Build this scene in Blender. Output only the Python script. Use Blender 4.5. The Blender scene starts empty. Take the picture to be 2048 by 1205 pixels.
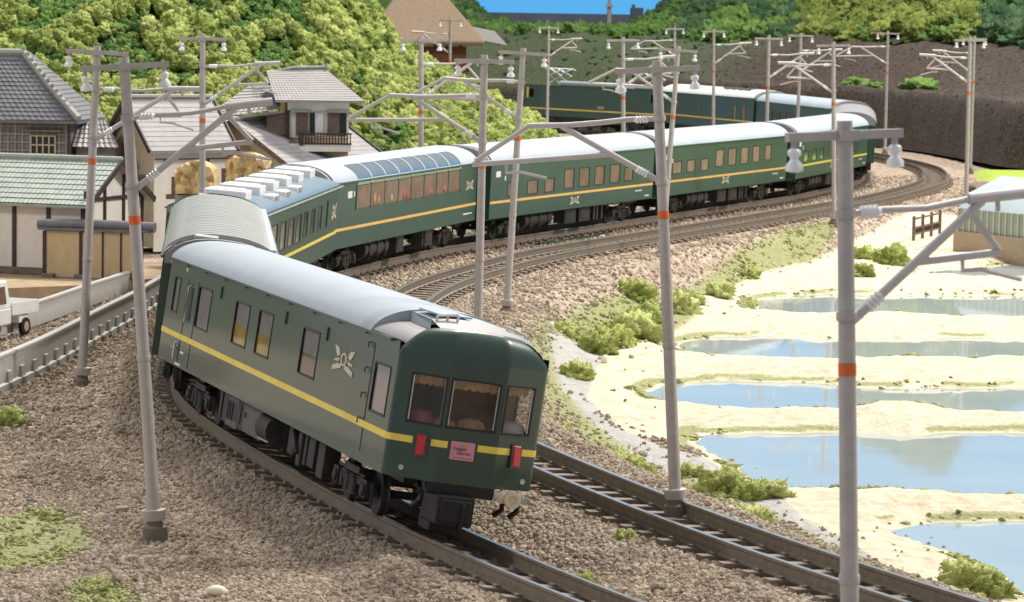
import bpy, bmesh, math, random
import numpy as np
from mathutils import Vector, Matrix, noise as mnoise
R = math.radians
random.seed(7); rng = np.random.default_rng(7)
scene = bpy.context.scene
col = scene.collection

# ------------------------------------------------------------------ camera
cam_data = bpy.data.cameras.new("camera")
cam = bpy.data.objects.new("camera", cam_data); col.objects.link(cam)
cam_data.sensor_width = 36.0
cam_data.lens = 6570.0 / 2048.0 * 36.0
cam_data.clip_start = 0.5; cam_data.clip_end = 3000
_p, _r = R(4.927), R(0.911)
_fw = Vector((0, math.cos(_p), -math.sin(_p))); _rt = Vector((1, 0, 0)); _up = Vector((0, math.sin(_p), math.cos(_p)))
_r2 = _rt * math.cos(_r) + _up * math.sin(_r); _u2 = -_rt * math.sin(_r) + _up * math.cos(_r)
cam.matrix_world = Matrix(((_r2.x, _u2.x, -_fw.x, 0), (_r2.y, _u2.y, -_fw.y, 0), (_r2.z, _u2.z, -_fw.z, 9.588), (0, 0, 0, 1)))
scene.camera = cam
cam_data.dof.use_dof = True
cam_data.dof.focus_distance = 82.0
cam_data.dof.aperture_fstop = 2.4

# ------------------------------------------------------------------ room light (an indoor layout lit by ceiling lamps)
world = bpy.data.worlds.new("World"); scene.world = world; world.use_nodes = True
bg = world.node_tree.nodes["Background"]
bg.inputs[0].default_value = (0.92, 0.94, 0.98, 1); bg.inputs[1].default_value = 0.45
def lamp(name, loc, aim, size, power, color):
    d = bpy.data.lights.new(name, 'AREA'); d.shape = 'DISK'; d.size = size; d.energy = power; d.color = color
    o = bpy.data.objects.new(name, d); col.objects.link(o); o.location = loc
    o.rotation_euler = (Vector(aim) - Vector(loc)).to_track_quat('-Z', 'Y').to_euler()
    return o
lamp("ceiling_lamp", (30, 235, 190), (2, 105, 0), 30, 690000, (1.0, 0.95, 0.86))
lamp("ceiling_lamp", (150, 125, 150), (10, 120, 0), 30, 420000, (1.0, 0.96, 0.9))
lamp("ceiling_lamp", (-80, 58, 72), (-7, 95, 0), 14, 34000, (1.0, 0.96, 0.9))
scene.view_settings.view_transform = 'Standard'; scene.view_settings.look = 'None'
scene.view_settings.exposure = 0.0; scene.view_settings.gamma = 1.0
scene.render.engine = 'CYCLES'
scene.cycles.max_bounces = 6; scene.cycles.diffuse_bounces = 3; scene.cycles.glossy_bounces = 3
scene.cycles.transparent_max_bounces = 8; scene.cycles.transmission_bounces = 3
scene.cycles.use_denoising = True

# ------------------------------------------------------------------ materials
def new_mat(name):
    m = bpy.data.materials.new(name); m.use_nodes = True
    return m, m.node_tree, m.node_tree.nodes["Principled BSDF"]
def mat(name, color, rough=0.6, metal=0.0, var=0.12, scale=4.0, bump=0.0, bscale=None, coat=0.0, spec=0.5, dirt=None, dscale=1.2):
    m, nt, b = new_mat(name)
    n = nt.nodes; l = nt.links
    tc = n.new("ShaderNodeTexCoord")
    nz = n.new("ShaderNodeTexNoise"); nz.inputs["Scale"].default_value = scale; nz.inputs["Detail"].default_value = 6
    l.new(tc.outputs["Object"], nz.inputs["Vector"])
    rp = n.new("ShaderNodeValToRGB")
    lo = [max(0, c * (1 - var)) for c in color]; hi = [min(1, c * (1 + var)) for c in color]
    rp.color_ramp.elements[0].position = 0.3; rp.color_ramp.elements[1].position = 0.7
    rp.color_ramp.elements[0].color = (*lo, 1); rp.color_ramp.elements[1].color = (*hi, 1)
    l.new(nz.outputs["Fac"], rp.inputs[0])
    out = rp.outputs[0]
    if dirt:
        n2 = n.new("ShaderNodeTexNoise"); n2.inputs["Scale"].default_value = dscale; n2.inputs["Detail"].default_value = 8; n2.inputs["Roughness"].default_value = 0.7
        l.new(tc.outputs["Object"], n2.inputs["Vector"])
        mr = n.new("ShaderNodeMapRange"); mr.inputs[1].default_value = 0.52; mr.inputs[2].default_value = 0.75; mr.inputs[4].default_value = 0.6
        l.new(n2.outputs["Fac"], mr.inputs[0])
        mx = n.new("ShaderNodeMixRGB"); mx.inputs[2].default_value = (*dirt, 1)
        l.new(mr.outputs[0], mx.inputs[0]); l.new(out, mx.inputs[1]); out = mx.outputs[0]
    l.new(out, b.inputs["Base Color"])
    b.inputs["Roughness"].default_value = rough; b.inputs["Metallic"].default_value = metal
    b.inputs["Specular IOR Level"].default_value = spec
    b.inputs["Coat Weight"].default_value = coat; b.inputs["Coat Roughness"].default_value = 0.08
    if bump:
        nb = n.new("ShaderNodeTexNoise"); nb.inputs["Scale"].default_value = bscale or scale * 4; nb.inputs["Detail"].default_value = 5
        l.new(tc.outputs["Object"], nb.inputs["Vector"])
        bp = n.new("ShaderNodeBump"); bp.inputs["Strength"].default_value = bump; bp.inputs["Distance"].default_value = 0.05
        l.new(nb.outputs["Fac"], bp.inputs["Height"]); l.new(bp.outputs[0], b.inputs["Normal"])
    return m
def rand_mat(name, c1, c2, c3, rough=0.8, scale=3.0, bump=0.3, bscale=20, sub=0.0):
    """colour differs from instance to instance (Object Info > Random) and by fine noise"""
    m, nt, b = new_mat(name); n = nt.nodes; l = nt.links
    oi = n.new("ShaderNodeObjectInfo"); tc = n.new("ShaderNodeTexCoord")
    nz = n.new("ShaderNodeTexNoise"); nz.inputs["Scale"].default_value = scale; nz.inputs["Detail"].default_value = 4
    l.new(tc.outputs["Object"], nz.inputs["Vector"])
    ad = n.new("ShaderNodeMath"); ad.operation = 'ADD'; l.new(oi.outputs["Random"], ad.inputs[0]); l.new(nz.outputs["Fac"], ad.inputs[1])
    big = n.new("ShaderNodeTexNoise"); big.inputs["Scale"].default_value = 0.35; big.inputs["Detail"].default_value = 4; l.new(oi.outputs["Location"], big.inputs["Vector"])
    a2 = n.new("ShaderNodeMath"); a2.operation = 'MULTIPLY_ADD'; a2.inputs[1].default_value = 1.3; l.new(big.outputs["Fac"], a2.inputs[0]); l.new(ad.outputs[0], a2.inputs[2])
    ml = n.new("ShaderNodeMath"); ml.operation = 'MULTIPLY_ADD'; ml.inputs[1].default_value = 0.62; ml.inputs[2].default_value = -0.52; l.new(a2.outputs[0], ml.inputs[0])
    rp = n.new("ShaderNodeValToRGB"); rp.color_ramp.elements.new(0.5)
    for e, c in zip(rp.color_ramp.elements, (c1, c2, c3)): e.color = (*c, 1)
    l.new(ml.outputs[0], rp.inputs[0]); l.new(rp.outputs[0], b.inputs["Base Color"])
    b.inputs["Roughness"].default_value = rough; b.inputs["Specular IOR Level"].default_value = 0.25
    if bump:
        nb = n.new("ShaderNodeTexNoise"); nb.inputs["Scale"].default_value = bscale; nb.inputs["Detail"].default_value = 4
        l.new(tc.outputs["Object"], nb.inputs["Vector"])
        bp = n.new("ShaderNodeBump"); bp.inputs["Strength"].default_value = bump; bp.inputs["Distance"].default_value = 0.05
        l.new(nb.outputs["Fac"], bp.inputs["Height"]); l.new(bp.outputs[0], b.inputs["Normal"])
    return m

M = {}
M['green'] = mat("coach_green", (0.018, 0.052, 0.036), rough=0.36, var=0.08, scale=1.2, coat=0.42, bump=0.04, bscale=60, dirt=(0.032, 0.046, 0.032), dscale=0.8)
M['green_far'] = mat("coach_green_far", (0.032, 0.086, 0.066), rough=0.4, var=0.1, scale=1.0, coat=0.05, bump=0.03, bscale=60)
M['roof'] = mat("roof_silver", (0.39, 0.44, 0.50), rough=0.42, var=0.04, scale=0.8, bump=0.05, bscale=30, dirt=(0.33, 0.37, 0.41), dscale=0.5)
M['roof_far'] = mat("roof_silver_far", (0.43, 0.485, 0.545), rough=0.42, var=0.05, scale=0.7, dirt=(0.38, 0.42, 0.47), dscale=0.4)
M['roof_rib'] = mat("roof_ribbed", (0.35, 0.37, 0.36), rough=0.5, var=0.05, scale=0.8, dirt=(0.32, 0.33, 0.30), dscale=0.5)
M['roof_blue'] = mat("roof_blue", (0.13, 0.20, 0.26), rough=0.4, var=0.06, scale=0.8)
M['roof_end'] = mat("roof_end_grey", (0.26, 0.25, 0.26), rough=0.55, var=0.05, scale=1.5)
M['white'] = mat("white_plastic", (0.78, 0.78, 0.77), rough=0.4, var=0.03, scale=2, dirt=(0.6, 0.6, 0.58), dscale=1.5)
M['yellow'] = mat("stripe_yellow", (0.82, 0.65, 0.11), rough=0.4, var=0.08, scale=3)
M['orange_stripe'] = mat("stripe_ochre", (0.80, 0.50, 0.14), rough=0.4, var=0.08, scale=3)
M['gold'] = mat("emblem_gold", (0.58, 0.52, 0.38), rough=0.4, var=0.1, scale=3)
M['black'] = mat("under_black", (0.006, 0.006, 0.007), rough=0.42, var=0.3, scale=8, bump=0.2, bscale=30)
M['under'] = mat("under_grey", (0.026, 0.025, 0.025), rough=0.5, var=0.3, scale=6, bump=0.2, bscale=30, dirt=(0.09, 0.075, 0.06), dscale=2)
M['near_black'] = mat("near_black", (0.008, 0.01, 0.012), rough=0.4, var=0.1)  # near black; on coach windows it paints in the edge shadow
M['red'] = mat("tail_red", (0.50, 0.002, 0.010), rough=0.15, var=0.06, coat=0.6)
M['silver'] = mat("silver_metal", (0.6, 0.6, 0.58), rough=0.3, metal=0.8, var=0.05)
M['cream_part'] = mat("cream_plastic", (0.72, 0.62, 0.46), rough=0.35, var=0.05, coat=0.4)
M['pink'] = mat("sign_pink", (0.62, 0.28, 0.36), rough=0.45, var=0.08, scale=5)
M['ink'] = mat("sign_ink", (0.16, 0.05, 0.12), rough=0.6, var=0.1)
M['ink_yellow'] = mat("sign_ochre", (0.5, 0.4, 0.2), rough=0.6, var=0.1)
M['amber'] = mat("amber_partition", (0.62, 0.40, 0.05), rough=0.5, var=0.25, scale=1.5)
M['violet'] = mat("grey_violet_curtain", (0.46, 0.40, 0.46), rough=0.7, var=0.15, scale=2)
M['brown_in'] = mat("brown_interior", (0.17, 0.09, 0.07), rough=0.6, var=0.5, scale=1.6)
M['tan_seat'] = mat("tan_seat", (0.45, 0.27, 0.15), rough=0.6, var=0.25, scale=4)
M['rose_seat'] = mat("rose_seat", (0.40, 0.12, 0.12), rough=0.6, var=0.25, scale=4)
M['pane_brown'] = mat("pane_brown", (0.16, 0.095, 0.07), rough=0.3, var=0.4, scale=1.3, coat=0.12)
M['pane_tan'] = mat("pane_tan", (0.27, 0.20, 0.135), rough=0.5, var=0.25, scale=1.3, spec=0.25)
M['pane_grey'] = mat("pane_grey", (0.11, 0.13, 0.12), rough=0.12, var=0.3, scale=1.3, coat=0.5)
M['pane_blue'] = mat("pane_blue", (0.09, 0.16, 0.21), rough=0.1, var=0.15, scale=1, coat=1.0)
def glass_mat(name, tint=(0.9, 0.9, 0.9), amt=0.05):
    m, nt, b = new_mat(name); n = nt.nodes; l = nt.links; n.remove(b)
    out = n["Material Output"]; tr = n.new("ShaderNodeBsdfTransparent"); tr.inputs[0].default_value = (*tint, 1)
    gl = n.new("ShaderNodeBsdfGlossy"); gl.inputs["Roughness"].default_value = 0.04
    lw = n.new("ShaderNodeLayerWeight"); lw.inputs[0].default_value = 0.18
    nz = n.new("ShaderNodeTexNoise"); nz.inputs["Scale"].default_value = 3
    mr = n.new("ShaderNodeMapRange"); mr.inputs[3].default_value = amt * 0.7; mr.inputs[4].default_value = amt * 1.3; l.new(nz.outputs["Fac"], mr.inputs[0])
    ad = n.new("ShaderNodeMath"); ad.operation = 'ADD'; ad.use_clamp = True; fm2 = n.new("ShaderNodeMath"); fm2.operation = 'MULTIPLY'; fm2.inputs[1].default_value = 0.35; l.new(lw.outputs["Fresnel"], fm2.inputs[0]); l.new(fm2.outputs[0], ad.inputs[0]); l.new(mr.outputs[0], ad.inputs[1])
    mx = n.new("ShaderNodeMixShader"); l.new(ad.outputs[0], mx.inputs[0]); l.new(tr.outputs[0], mx.inputs[1]); l.new(gl.outputs[0], mx.inputs[2])
    l.new(mx.outputs[0], out.inputs[0])
    return m
M['glass'] = glass_mat("window_glass")
M['pole'] = mat("pole_grey", (0.43, 0.395, 0.38), rough=0.5, var=0.08, scale=5, bump=0.08, bscale=40, dirt=(0.31, 0.27, 0.25), dscale=2)
M['arm'] = mat("arm_grey", (0.52, 0.485, 0.475), rough=0.45, var=0.06, scale=5, bump=0.06, bscale=40)
M['band'] = mat("band_orange", (0.66, 0.13, 0.03), rough=0.5, var=0.12, scale=8)
M['insul'] = mat("insulator_white", (0.82, 0.82, 0.84), rough=0.25, var=0.03, coat=0.4)
M['rail_side'] = mat("rail_brown", (0.19, 0.155, 0.12), rough=0.55, var=0.2, scale=6, bump=0.1)
M['rail_top'] = mat("rail_top", (0.50, 0.50, 0.47), rough=0.22, metal=0.9, var=0.15, scale=2)
M['sleeper'] = mat("sleeper_brown", (0.21, 0.165, 0.13), rough=0.75, var=0.25, scale=5, bump=0.3)
M['plaster_w'] = mat("plaster_white", (0.72, 0.68, 0.62), rough=0.7, var=0.05, scale=3, bump=0.1, dirt=(0.55, 0.5, 0.42), dscale=0.8)
M['plaster_c'] = mat("plaster_cream", (0.56, 0.42, 0.25), rough=0.75, var=0.08, scale=3, bump=0.15, dirt=(0.42, 0.31, 0.18), dscale=0.8)
M['plaster_t'] = mat("plaster_tan", (0.45, 0.37, 0.26), rough=0.75, var=0.08, scale=3, bump=0.15, dirt=(0.3, 0.24, 0.16), dscale=0.8)
M['wood_d'] = mat("dark_wood", (0.045, 0.03, 0.028), rough=0.6, var=0.3, scale=6, bump=0.2)
M['wood_m'] = mat("brown_wood", (0.16, 0.11, 0.085), rough=0.65, var=0.25, scale=6, bump=0.2)
M['tile_green'] = mat("tile_green", (0.33, 0.375, 0.335), rough=0.6, var=0.12, scale=3, bump=0.1, dirt=(0.18, 0.2, 0.17), dscale=1)
M['tile_dark'] = mat("tile_dark", (0.14, 0.14, 0.155), rough=0.5, var=0.2, scale=3, bump=0.1, dirt=(0.18, 0.17, 0.16), dscale=1)
M['tile_grey'] = mat("tile_grey", (0.25, 0.235, 0.24), rough=0.6, var=0.10, scale=3, bump=0.1, dirt=(0.31, 0.29, 0.28), dscale=1)
M['tile_edge'] = mat("tile_edge", (0.30, 0.31, 0.28), rough=0.6, var=0.15, scale=3)
M['lattice'] = mat("lattice_grey", (0.30, 0.26, 0.25), rough=0.7, var=0.12, scale=3)
M['lattice_in'] = mat("lattice_panel", (0.19, 0.165, 0.165), rough=0.75, var=0.15, scale=3)
M['thatch'] = mat("thatch", (0.25, 0.185, 0.13), rough=0.9, var=0.2, scale=8, bump=0.5, bscale=40)
M['red_brown'] = mat("red_brown_wall", (0.12, 0.045, 0.02), rough=0.8, var=0.25, scale=3)
M['wall_grey'] = mat("parapet_grey", (0.42, 0.41, 0.39), rough=0.55, var=0.06, scale=3, bump=0.08, dirt=(0.34, 0.32, 0.30), dscale=1)
M['wall_low'] = mat("parapet_foot", (0.20, 0.20, 0.21), rough=0.6, var=0.1, scale=3)
M['step'] = mat("earth_step", (0.33, 0.24, 0.15), rough=0.85, var=0.2, scale=2, bump=0.4)
M['rock_y'] = mat("yellow_rock", (0.68, 0.50, 0.26), rough=0.8, var=0.3, scale=2.5, bump=0.6, bscale=8, dirt=(0.7, 0.58, 0.36), dscale=2)
M['rock_foot'] = mat("grey_foot", (0.30, 0.29, 0.28), rough=0.7, var=0.1)
M['tyre'] = mat("tyre", (0.012, 0.012, 0.014), rough=0.6, var=0.1)
M['rim'] = mat("wheel_rim", (0.5, 0.42, 0.28), rough=0.4, var=0.1)
M['concrete'] = mat("concrete", (0.19, 0.155, 0.13), rough=0.8, var=0.15, scale=5, bump=0.3)
M['greenhouse'] = mat("greenhouse_film", (0.42, 0.50, 0.55), rough=0.35, var=0.06, scale=1)
M['greenhouse_wall'] = mat("greenhouse_side", (0.30, 0.36, 0.33), rough=0.4, var=0.15, scale=1)
M['pale_rib'] = mat("greenhouse_rib", (0.62, 0.62, 0.50), rough=0.5, var=0.05)
M['brick_base'] = mat("tan_footing", (0.42, 0.33, 0.25), rough=0.8, var=0.12)
M['stone'] = rand_mat("ballast_stone", (0.21, 0.165, 0.123), (0.36, 0.288, 0.22), (0.56, 0.475, 0.38), rough=0.85, scale=6, bump=0.2, bscale=15)
M['stone_shaded'] = rand_mat("embankment_stone", (0.03, 0.022, 0.018), (0.055, 0.042, 0.036), (0.12, 0.10, 0.09), rough=0.85, scale=6, bump=0.2)  # darker copy: the wall's weaker light is put into its stones
M['pebble'] = mat("pebble_white", (0.74, 0.70, 0.55), rough=0.4, var=0.05)
M['fol_y'] = rand_mat("foliage_yellow_green", (0.06, 0.10, 0.02), (0.235, 0.29, 0.065), (0.40, 0.44, 0.15), scale=2.2, bump=0.5, bscale=14)
M['fol_m'] = rand_mat("foliage_mid_green", (0.05, 0.11, 0.03), (0.10, 0.19, 0.04), (0.17, 0.26, 0.07), scale=2.2, bump=0.5, bscale=14)
M['fol_d'] = rand_mat("foliage_dark_green", (0.018, 0.048, 0.025), (0.042, 0.095, 0.038), (0.09, 0.15, 0.06), scale=2.2, bump=0.5, bscale=14)
M['fol_o'] = rand_mat("foliage_olive", (0.055, 0.085, 0.015), (0.14, 0.18, 0.035), (0.24, 0.28, 0.07), scale=2.2, bump=0.5, bscale=14)
M['stone_lit'] = rand_mat("slope_stone", (0.035, 0.028, 0.024), (0.07, 0.056, 0.049), (0.15, 0.13, 0.115), rough=0.85, scale=6, bump=0.2)  # lighter copy: light on the upper slope is put into its stones
M['turf'] = rand_mat("turf_tuft", (0.16, 0.20, 0.05), (0.29, 0.31, 0.11), (0.42, 0.41, 0.19), scale=3, bump=0.3)
M['bush'] = rand_mat("bush_foam", (0.15, 0.19, 0.04), (0.34, 0.38, 0.10), (0.50, 0.52, 0.21), scale=2.5, bump=0.6, bscale=12)

# ------------------------------------------------------------------ mesh helpers
class MB:
    """collects boxes, tubes and faces; build() links them as ONE mesh object"""
    def __init__(s): s.v = []; s.f = []; s.mi = []
    def add(s, vs, fs, mi=0):
        o = len(s.v); s.v += [tuple(v) for v in vs]; s.f += [tuple(o + i for i in f) for f in fs]; s.mi += [mi] * len(fs); return s
    def box(s, c, d, rz=0.0, mi=0, m=None):
        x, y, z = d[0] / 2, d[1] / 2, d[2] / 2
        vs = [Vector((i * x, j * y, k * z)) for k in (-1, 1) for j in (-1, 1) for i in (-1, 1)]
        if rz: vs = [Matrix.Rotation(rz, 3, 'Z') @ v for v in vs]
        vs = [v + Vector(c) for v in vs]
        if m: vs = [m @ v for v in vs]
        return s.add(vs, [(0, 2, 3, 1), (4, 5, 7, 6), (0, 1, 5, 4), (1, 3, 7, 5), (3, 2, 6, 7), (2, 0, 4, 6)], mi)
    def bar(s, a, b, w, h, mi=0):
        a = Vector(a); b = Vector(b); d = b - a
        q = d.to_track_quat('X', 'Z').to_matrix().to_4x4(); q.translation = (a + b) / 2
        return s.box((0, 0, 0), (d.length, w, h), m=q, mi=mi)
    def tube(s, pts, r, n=8, mi=0, caps=True, r2=None):
        pts = [Vector(p) for p in pts]; rings = []
        for i, p in enumerate(pts):
            t = (pts[min(i + 1, len(pts) - 1)] - pts[max(i - 1, 0)]).normalized()
            q = t.to_track_quat('Z', 'Y'); rr = r if r2 is None else r + (r2 - r) * i / (len(pts) - 1)
            rings.append([p + q @ Vector((rr * math.cos(2 * math.pi * k / n), rr * math.sin(2 * math.pi * k / n), 0)) for k in range(n)])
        vs = [v for ring in rings for v in ring]; fs = []
        for i in range(len(pts) - 1):
            for k in range(n): fs.append((i * n + k, i * n + (k + 1) % n, (i + 1) * n + (k + 1) % n, (i + 1) * n + k))
        if caps: fs += [tuple(reversed(range(n))), tuple((len(pts) - 1) * n + k for k in range(n))]
        return s.add(vs, fs, mi)
    def lathe(s, base, axis, prof, n=12, mi=0):
        base = Vector(base); q = Vector(axis).to_track_quat('Z', 'Y'); vs = []; fs = []
        for (h, r) in prof: vs += [base + q @ Vector((r * math.cos(2 * math.pi * k / n), r * math.sin(2 * math.pi * k / n), h)) for k in range(n)]
        for i in range(len(prof) - 1):
            for k in range(n): fs.append((i * n + k, i * n + (k + 1) % n, (i + 1) * n + (k + 1) % n, (i + 1) * n + k))
        fs += [tuple(reversed(range(n))), tuple((len(prof) - 1) * n + k for k in range(n))]
        return s.add(vs, fs, mi)
    def prism(s, poly, z0, z1, m=None, mi=0):
        n = len(poly); vs = [Vector((p[0], p[1], z0)) for p in poly] + [Vector((p[0], p[1], z1)) for p in poly]
        if m: vs = [m @ v for v in vs]
        return s.add(vs, [tuple(reversed(range(n))), tuple(range(n, 2 * n))] + [(i, (i + 1) % n, n + (i + 1) % n, n + i) for i in range(n)], mi)
    def mesh(s, name, mats, smooth=False, bevel=0):
        me = bpy.data.meshes.new(name); me.from_pydata(s.v, [], s.f); me.validate()
        mats = mats if isinstance(mats, (list, tuple)) else [mats]
        for m in mats: me.materials.append(m)
        if len(me.polygons) == len(s.mi): me.polygons.foreach_set("material_index", s.mi)
        if smooth: me.polygons.foreach_set("use_smooth", [True] * len(me.polygons))
        me.update(); return me
    def build(s, name, mats, parent=None, smooth=False, bevel=0, angle=None):
        me = s.mesh(name, mats, smooth); o = bpy.data.objects.new(name, me); col.objects.link(o)
        if parent: o.parent = parent
        if smooth and angle: me.set_sharp_from_angle(angle=R(angle))
        if bevel:
            bv = o.modifiers.new("bevel", 'BEVEL'); bv.width = bevel; bv.segments = 2; bv.limit_method = 'ANGLE'
        return o
def tag(o, label=None, cat=None, group=None, kind=None):
    for k, v in (('label', label), ('category', cat), ('group', group), ('kind', kind)):
        if v: o[k] = v
    return o
def empty(name, loc=(0, 0, 0), rot=(0, 0, 0), label=None, cat=None, group=None):
    o = bpy.data.objects.new(name, None); col.objects.link(o); o.location = loc; o.rotation_euler = rot
    o.empty_display_size = 0.3
    return tag(o, label, cat, group)
def link(name, me, parent=None, loc=(0, 0, 0), rot=(0, 0, 0), sc=None):
    o = bpy.data.objects.new(name, me); col.objects.link(o); o.parent = parent; o.location = loc; o.rotation_euler = rot
    if sc: o.scale = sc if isinstance(sc, (tuple, list)) else (sc,) * 3
    return o
def copy_tree(o, parent=None):
    kids = [c for c in bpy.data.objects if c.parent == o]
    c = o.copy(); col.objects.link(c); c.parent = parent
    for k in kids: copy_tree(k, c)
    return c

# numpy value noise
_tab = np.random.default_rng(3).random((256, 256))
def vnoise(x, y):
    xi = np.floor(x).astype(int); yi = np.floor(y).astype(int); fx = x - xi; fy = y - yi
    fx = fx * fx * (3 - 2 * fx); fy = fy * fy * (3 - 2 * fy)
    a = _tab[xi % 256, yi % 256]; b = _tab[(xi + 1) % 256, yi % 256]; c = _tab[xi % 256, (yi + 1) % 256]; d = _tab[(xi + 1) % 256, (yi + 1) % 256]
    return (a * (1 - fx) + b * fx) * (1 - fy) + (c * (1 - fx) + d * fx) * fy
def fbm(x, y, o=4):
    s = 0; a = 0.5; t = 0
    for i in range(o): s = s + a * vnoise(x + 17.3 * i, y + 9.1 * i); t += a; a *= 0.5; x = x * 2.03; y = y * 2.03
    return s / t
def sstep(a, b, x):
    t = np.clip((x - a) / (b - a), 0, 1); return t * t * (3 - 2 * t)
def inpoly(px, py, poly):
    ins = np.zeros(px.shape, bool); n = len(poly); j = n - 1
    for i in range(n):
        xi, yi = poly[i]; xj, yj = poly[j]
        c = ((yi > py) != (yj > py)) & (px < (xj - xi) * (py - yi) / (yj - yi + 1e-12) + xi); ins ^= c; j = i
    return ins
def sdist(px, py, poly):
    """signed distance, positive inside"""
    d = np.full(px.shape, 1e9); n = len(poly)
    for i in range(n):
        ax, ay = poly[i]; bx, by = poly[(i + 1) % n]; dx, dy = bx - ax, by - ay
        t = np.clip(((px - ax) * dx + (py - ay) * dy) / (dx * dx + dy * dy + 1e-12), 0, 1)
        d = np.minimum(d, np.hypot(px - ax - t * dx, py - ay - t * dy))
    return np.where(inpoly(px, py, poly), d, -d)
# ------------------------------------------------------------------ the line of the two tracks
NODES = [(18.0, 22.0), (12.3, 32.0), (6.9, 42.8), (1.74, 53.6), (-2.14, 63.26), (-6.35, 76.6), (-7.9, 83.8), (-9.1, 97.5), (-9.35, 104.0), (-8.5, 117.0),
         (-7.34, 123.5), (-3.88, 137.0), (-1.21, 143.7), (4.11, 156.7), (6.95, 163.8), (12.2, 176.7), (15.0, 183.9), (19.05, 197.3),
         (20.9, 204.6), (22.5, 218.6), (22.1, 225.8), (19.9, 239.3), (17.9, 246.4), (13.9, 259.5), (11.2, 265.4), (3.5, 277.0), (-8.0, 291.0), (-22.0, 303.0)]
def catmull(P, step=0.5):
    P = [np.array(p) for p in P]; P = [2 * P[0] - P[1]] + P + [2 * P[-1] - P[-2]]; out = []
    for i in range(1, len(P) - 2):
        for t in np.linspace(0, 1, 24, endpoint=False):
            a, b, c, d = P[i - 1:i + 3]
            out.append(0.5 * ((2 * b) + (-a + c) * t + (2 * a - 5 * b + 4 * c - d) * t * t + (-a + 3 * b - 3 * c + d) * t ** 3))
    out.append(P[-2]); out = np.array(out)
    s = np.r_[0, np.cumsum(np.hypot(*np.diff(out, axis=0).T))]; n = int(s[-1] / step)
    ss = np.linspace(0, s[-1], n); q = np.c_[np.interp(ss, s, out[:, 0]), np.interp(ss, s, out[:, 1])]
    for _ in range(60): q[1:-1] = 0.25 * q[:-2] + 0.5 * q[1:-1] + 0.25 * q[2:]
    return q
T1 = catmull(NODES)
def tang(P):
    t = np.gradient(P, axis=0); return t / np.linalg.norm(t, axis=1)[:, None]
TT = tang(T1); NR = np.c_[TT[:, 1], -TT[:, 0]]          # right-hand normal
T2 = T1 + NR * 5.3
for _ in range(40): T2[1:-1] = 0.25 * T2[:-2] + 0.5 * T2[1:-1] + 0.25 * T2[2:]
S1 = np.r_[0, np.cumsum(np.hypot(*np.diff(T1, axis=0).T))]
S2 = np.r_[0, np.cumsum(np.hypot(*np.diff(T2, axis=0).T))]
def grade(y): return 0.42 * sstep(195.0, 262.0, y)
def cant1(y): return R(1) * np.interp(y, [60, 72, 92, 110, 125, 200, 230, 300], [8.3, 8.3, 6.5, 4.0, 2.3, 2.3, 3.0, 3.0])
def cant2(y): return R(1) * np.interp(y, [60, 100, 130, 300], [3.0, 2.5, 2.0, 2.0])
def nearest(px, py):
    """signed offset to the right of track one, and the y of the foot point"""
    sh = px.shape; px = px.ravel(); py = py.ravel(); u = np.empty(px.shape); yy = np.empty(px.shape)
    P = T1[::2]; N = NR[::2]
    for k in range(0, len(px), 20000):
        a = px[k:k + 20000, None] - P[None, :, 0]; b = py[k:k + 20000, None] - P[None, :, 1]
        i = (a * a + b * b).argmin(1); r = np.arange(len(i))
        u[k:k + 20000] = np.sign(a[r, i] * N[i, 0] + b[r, i] * N[i, 1]) * np.hypot(a[r, i], b[r, i]); yy[k:k + 20000] = P[i, 1]
    return u.reshape(sh), yy.reshape(sh)

# ------------------------------------------------------------------ ground
POND = [
 [(8.8, 75.3), (9.5, 76.4), (10.6, 76.9), (12.2, 77.0), (14.5, 77.2), (15.5, 66.0), (12.5, 64.6), (11.4, 65.6), (10.8, 67.0), (10.5, 70.1), (10.0, 72.0), (9.4, 73.4)],
 [(5.3, 92.7), (6.8, 93.2), (9.4, 93.6), (11.1, 93.3), (14.8, 93.8), (17.5, 94.0), (17, 80.7), (12.8, 81.0), (11.0, 81.4), (9.2, 81.3), (7.1, 81.5), (6.2, 83.9), (5.6, 87.7), (5.1, 90.8)],
 [(4.2, 102.9), (5.1, 105.4), (6.8, 106.2), (10.0, 106.4), (11.9, 105.4), (16.7, 106.1), (21, 106.2), (21, 99.9), (15.7, 99.5), (14.2, 98.0), (13.0, 100.2), (12.0, 100.8), (10.7, 99.8), (9.5, 98.7), (7.2, 98.6), (5.8, 99.5), (4.6, 100.2)],
 [(6.0, 118.3), (7.4, 121.1), (9.9, 122.5), (12.2, 121.5), (19.2, 122.7), (24, 122.5), (24, 115.1), (18.0, 114.5), (15.3, 113.9), (12.7, 113.9), (10.0, 113.1), (7.9, 113.3), (6.6, 114.5), (6.0, 116.5)],
 [(10.2, 137.5), (11.7, 140.4), (13.8, 142.2), (15.7, 141.6), (19.0, 142.3), (22.3, 142.9), (28, 143.2), (27, 130.9), (20.5, 130.7), (17.5, 130.2), (14.8, 131.6), (11.5, 130.6), (9.4, 132.0)],
 [(18.1, 153.2), (21.2, 158.5), (25.1, 161.0), (31.0, 161.4), (31.4, 151.7), (23.6, 151.4), (20.2, 151.3)]]
SAND = [(7.2, 128.3), (8.0, 136.6), (10.5, 145.0), (14.7, 156.4), (19.0, 169.5), (21.8, 178.0), (50, 176.3), (50, 45), (11.8, 52), (10.4, 58.0), (9.2, 62.5), (8.3, 64.2), (8.0, 67.4), (7.3, 72.0), (6.6, 74.0), (6.5, 77.1), (6.3, 79.6), (5.5, 83.0), (5.0, 88.4), (3.3, 89.8), (2.6, 93.1), (2.1, 99.3), (2.4, 106.5), (3.9, 113.2), (5.8, 119.8)]
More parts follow.
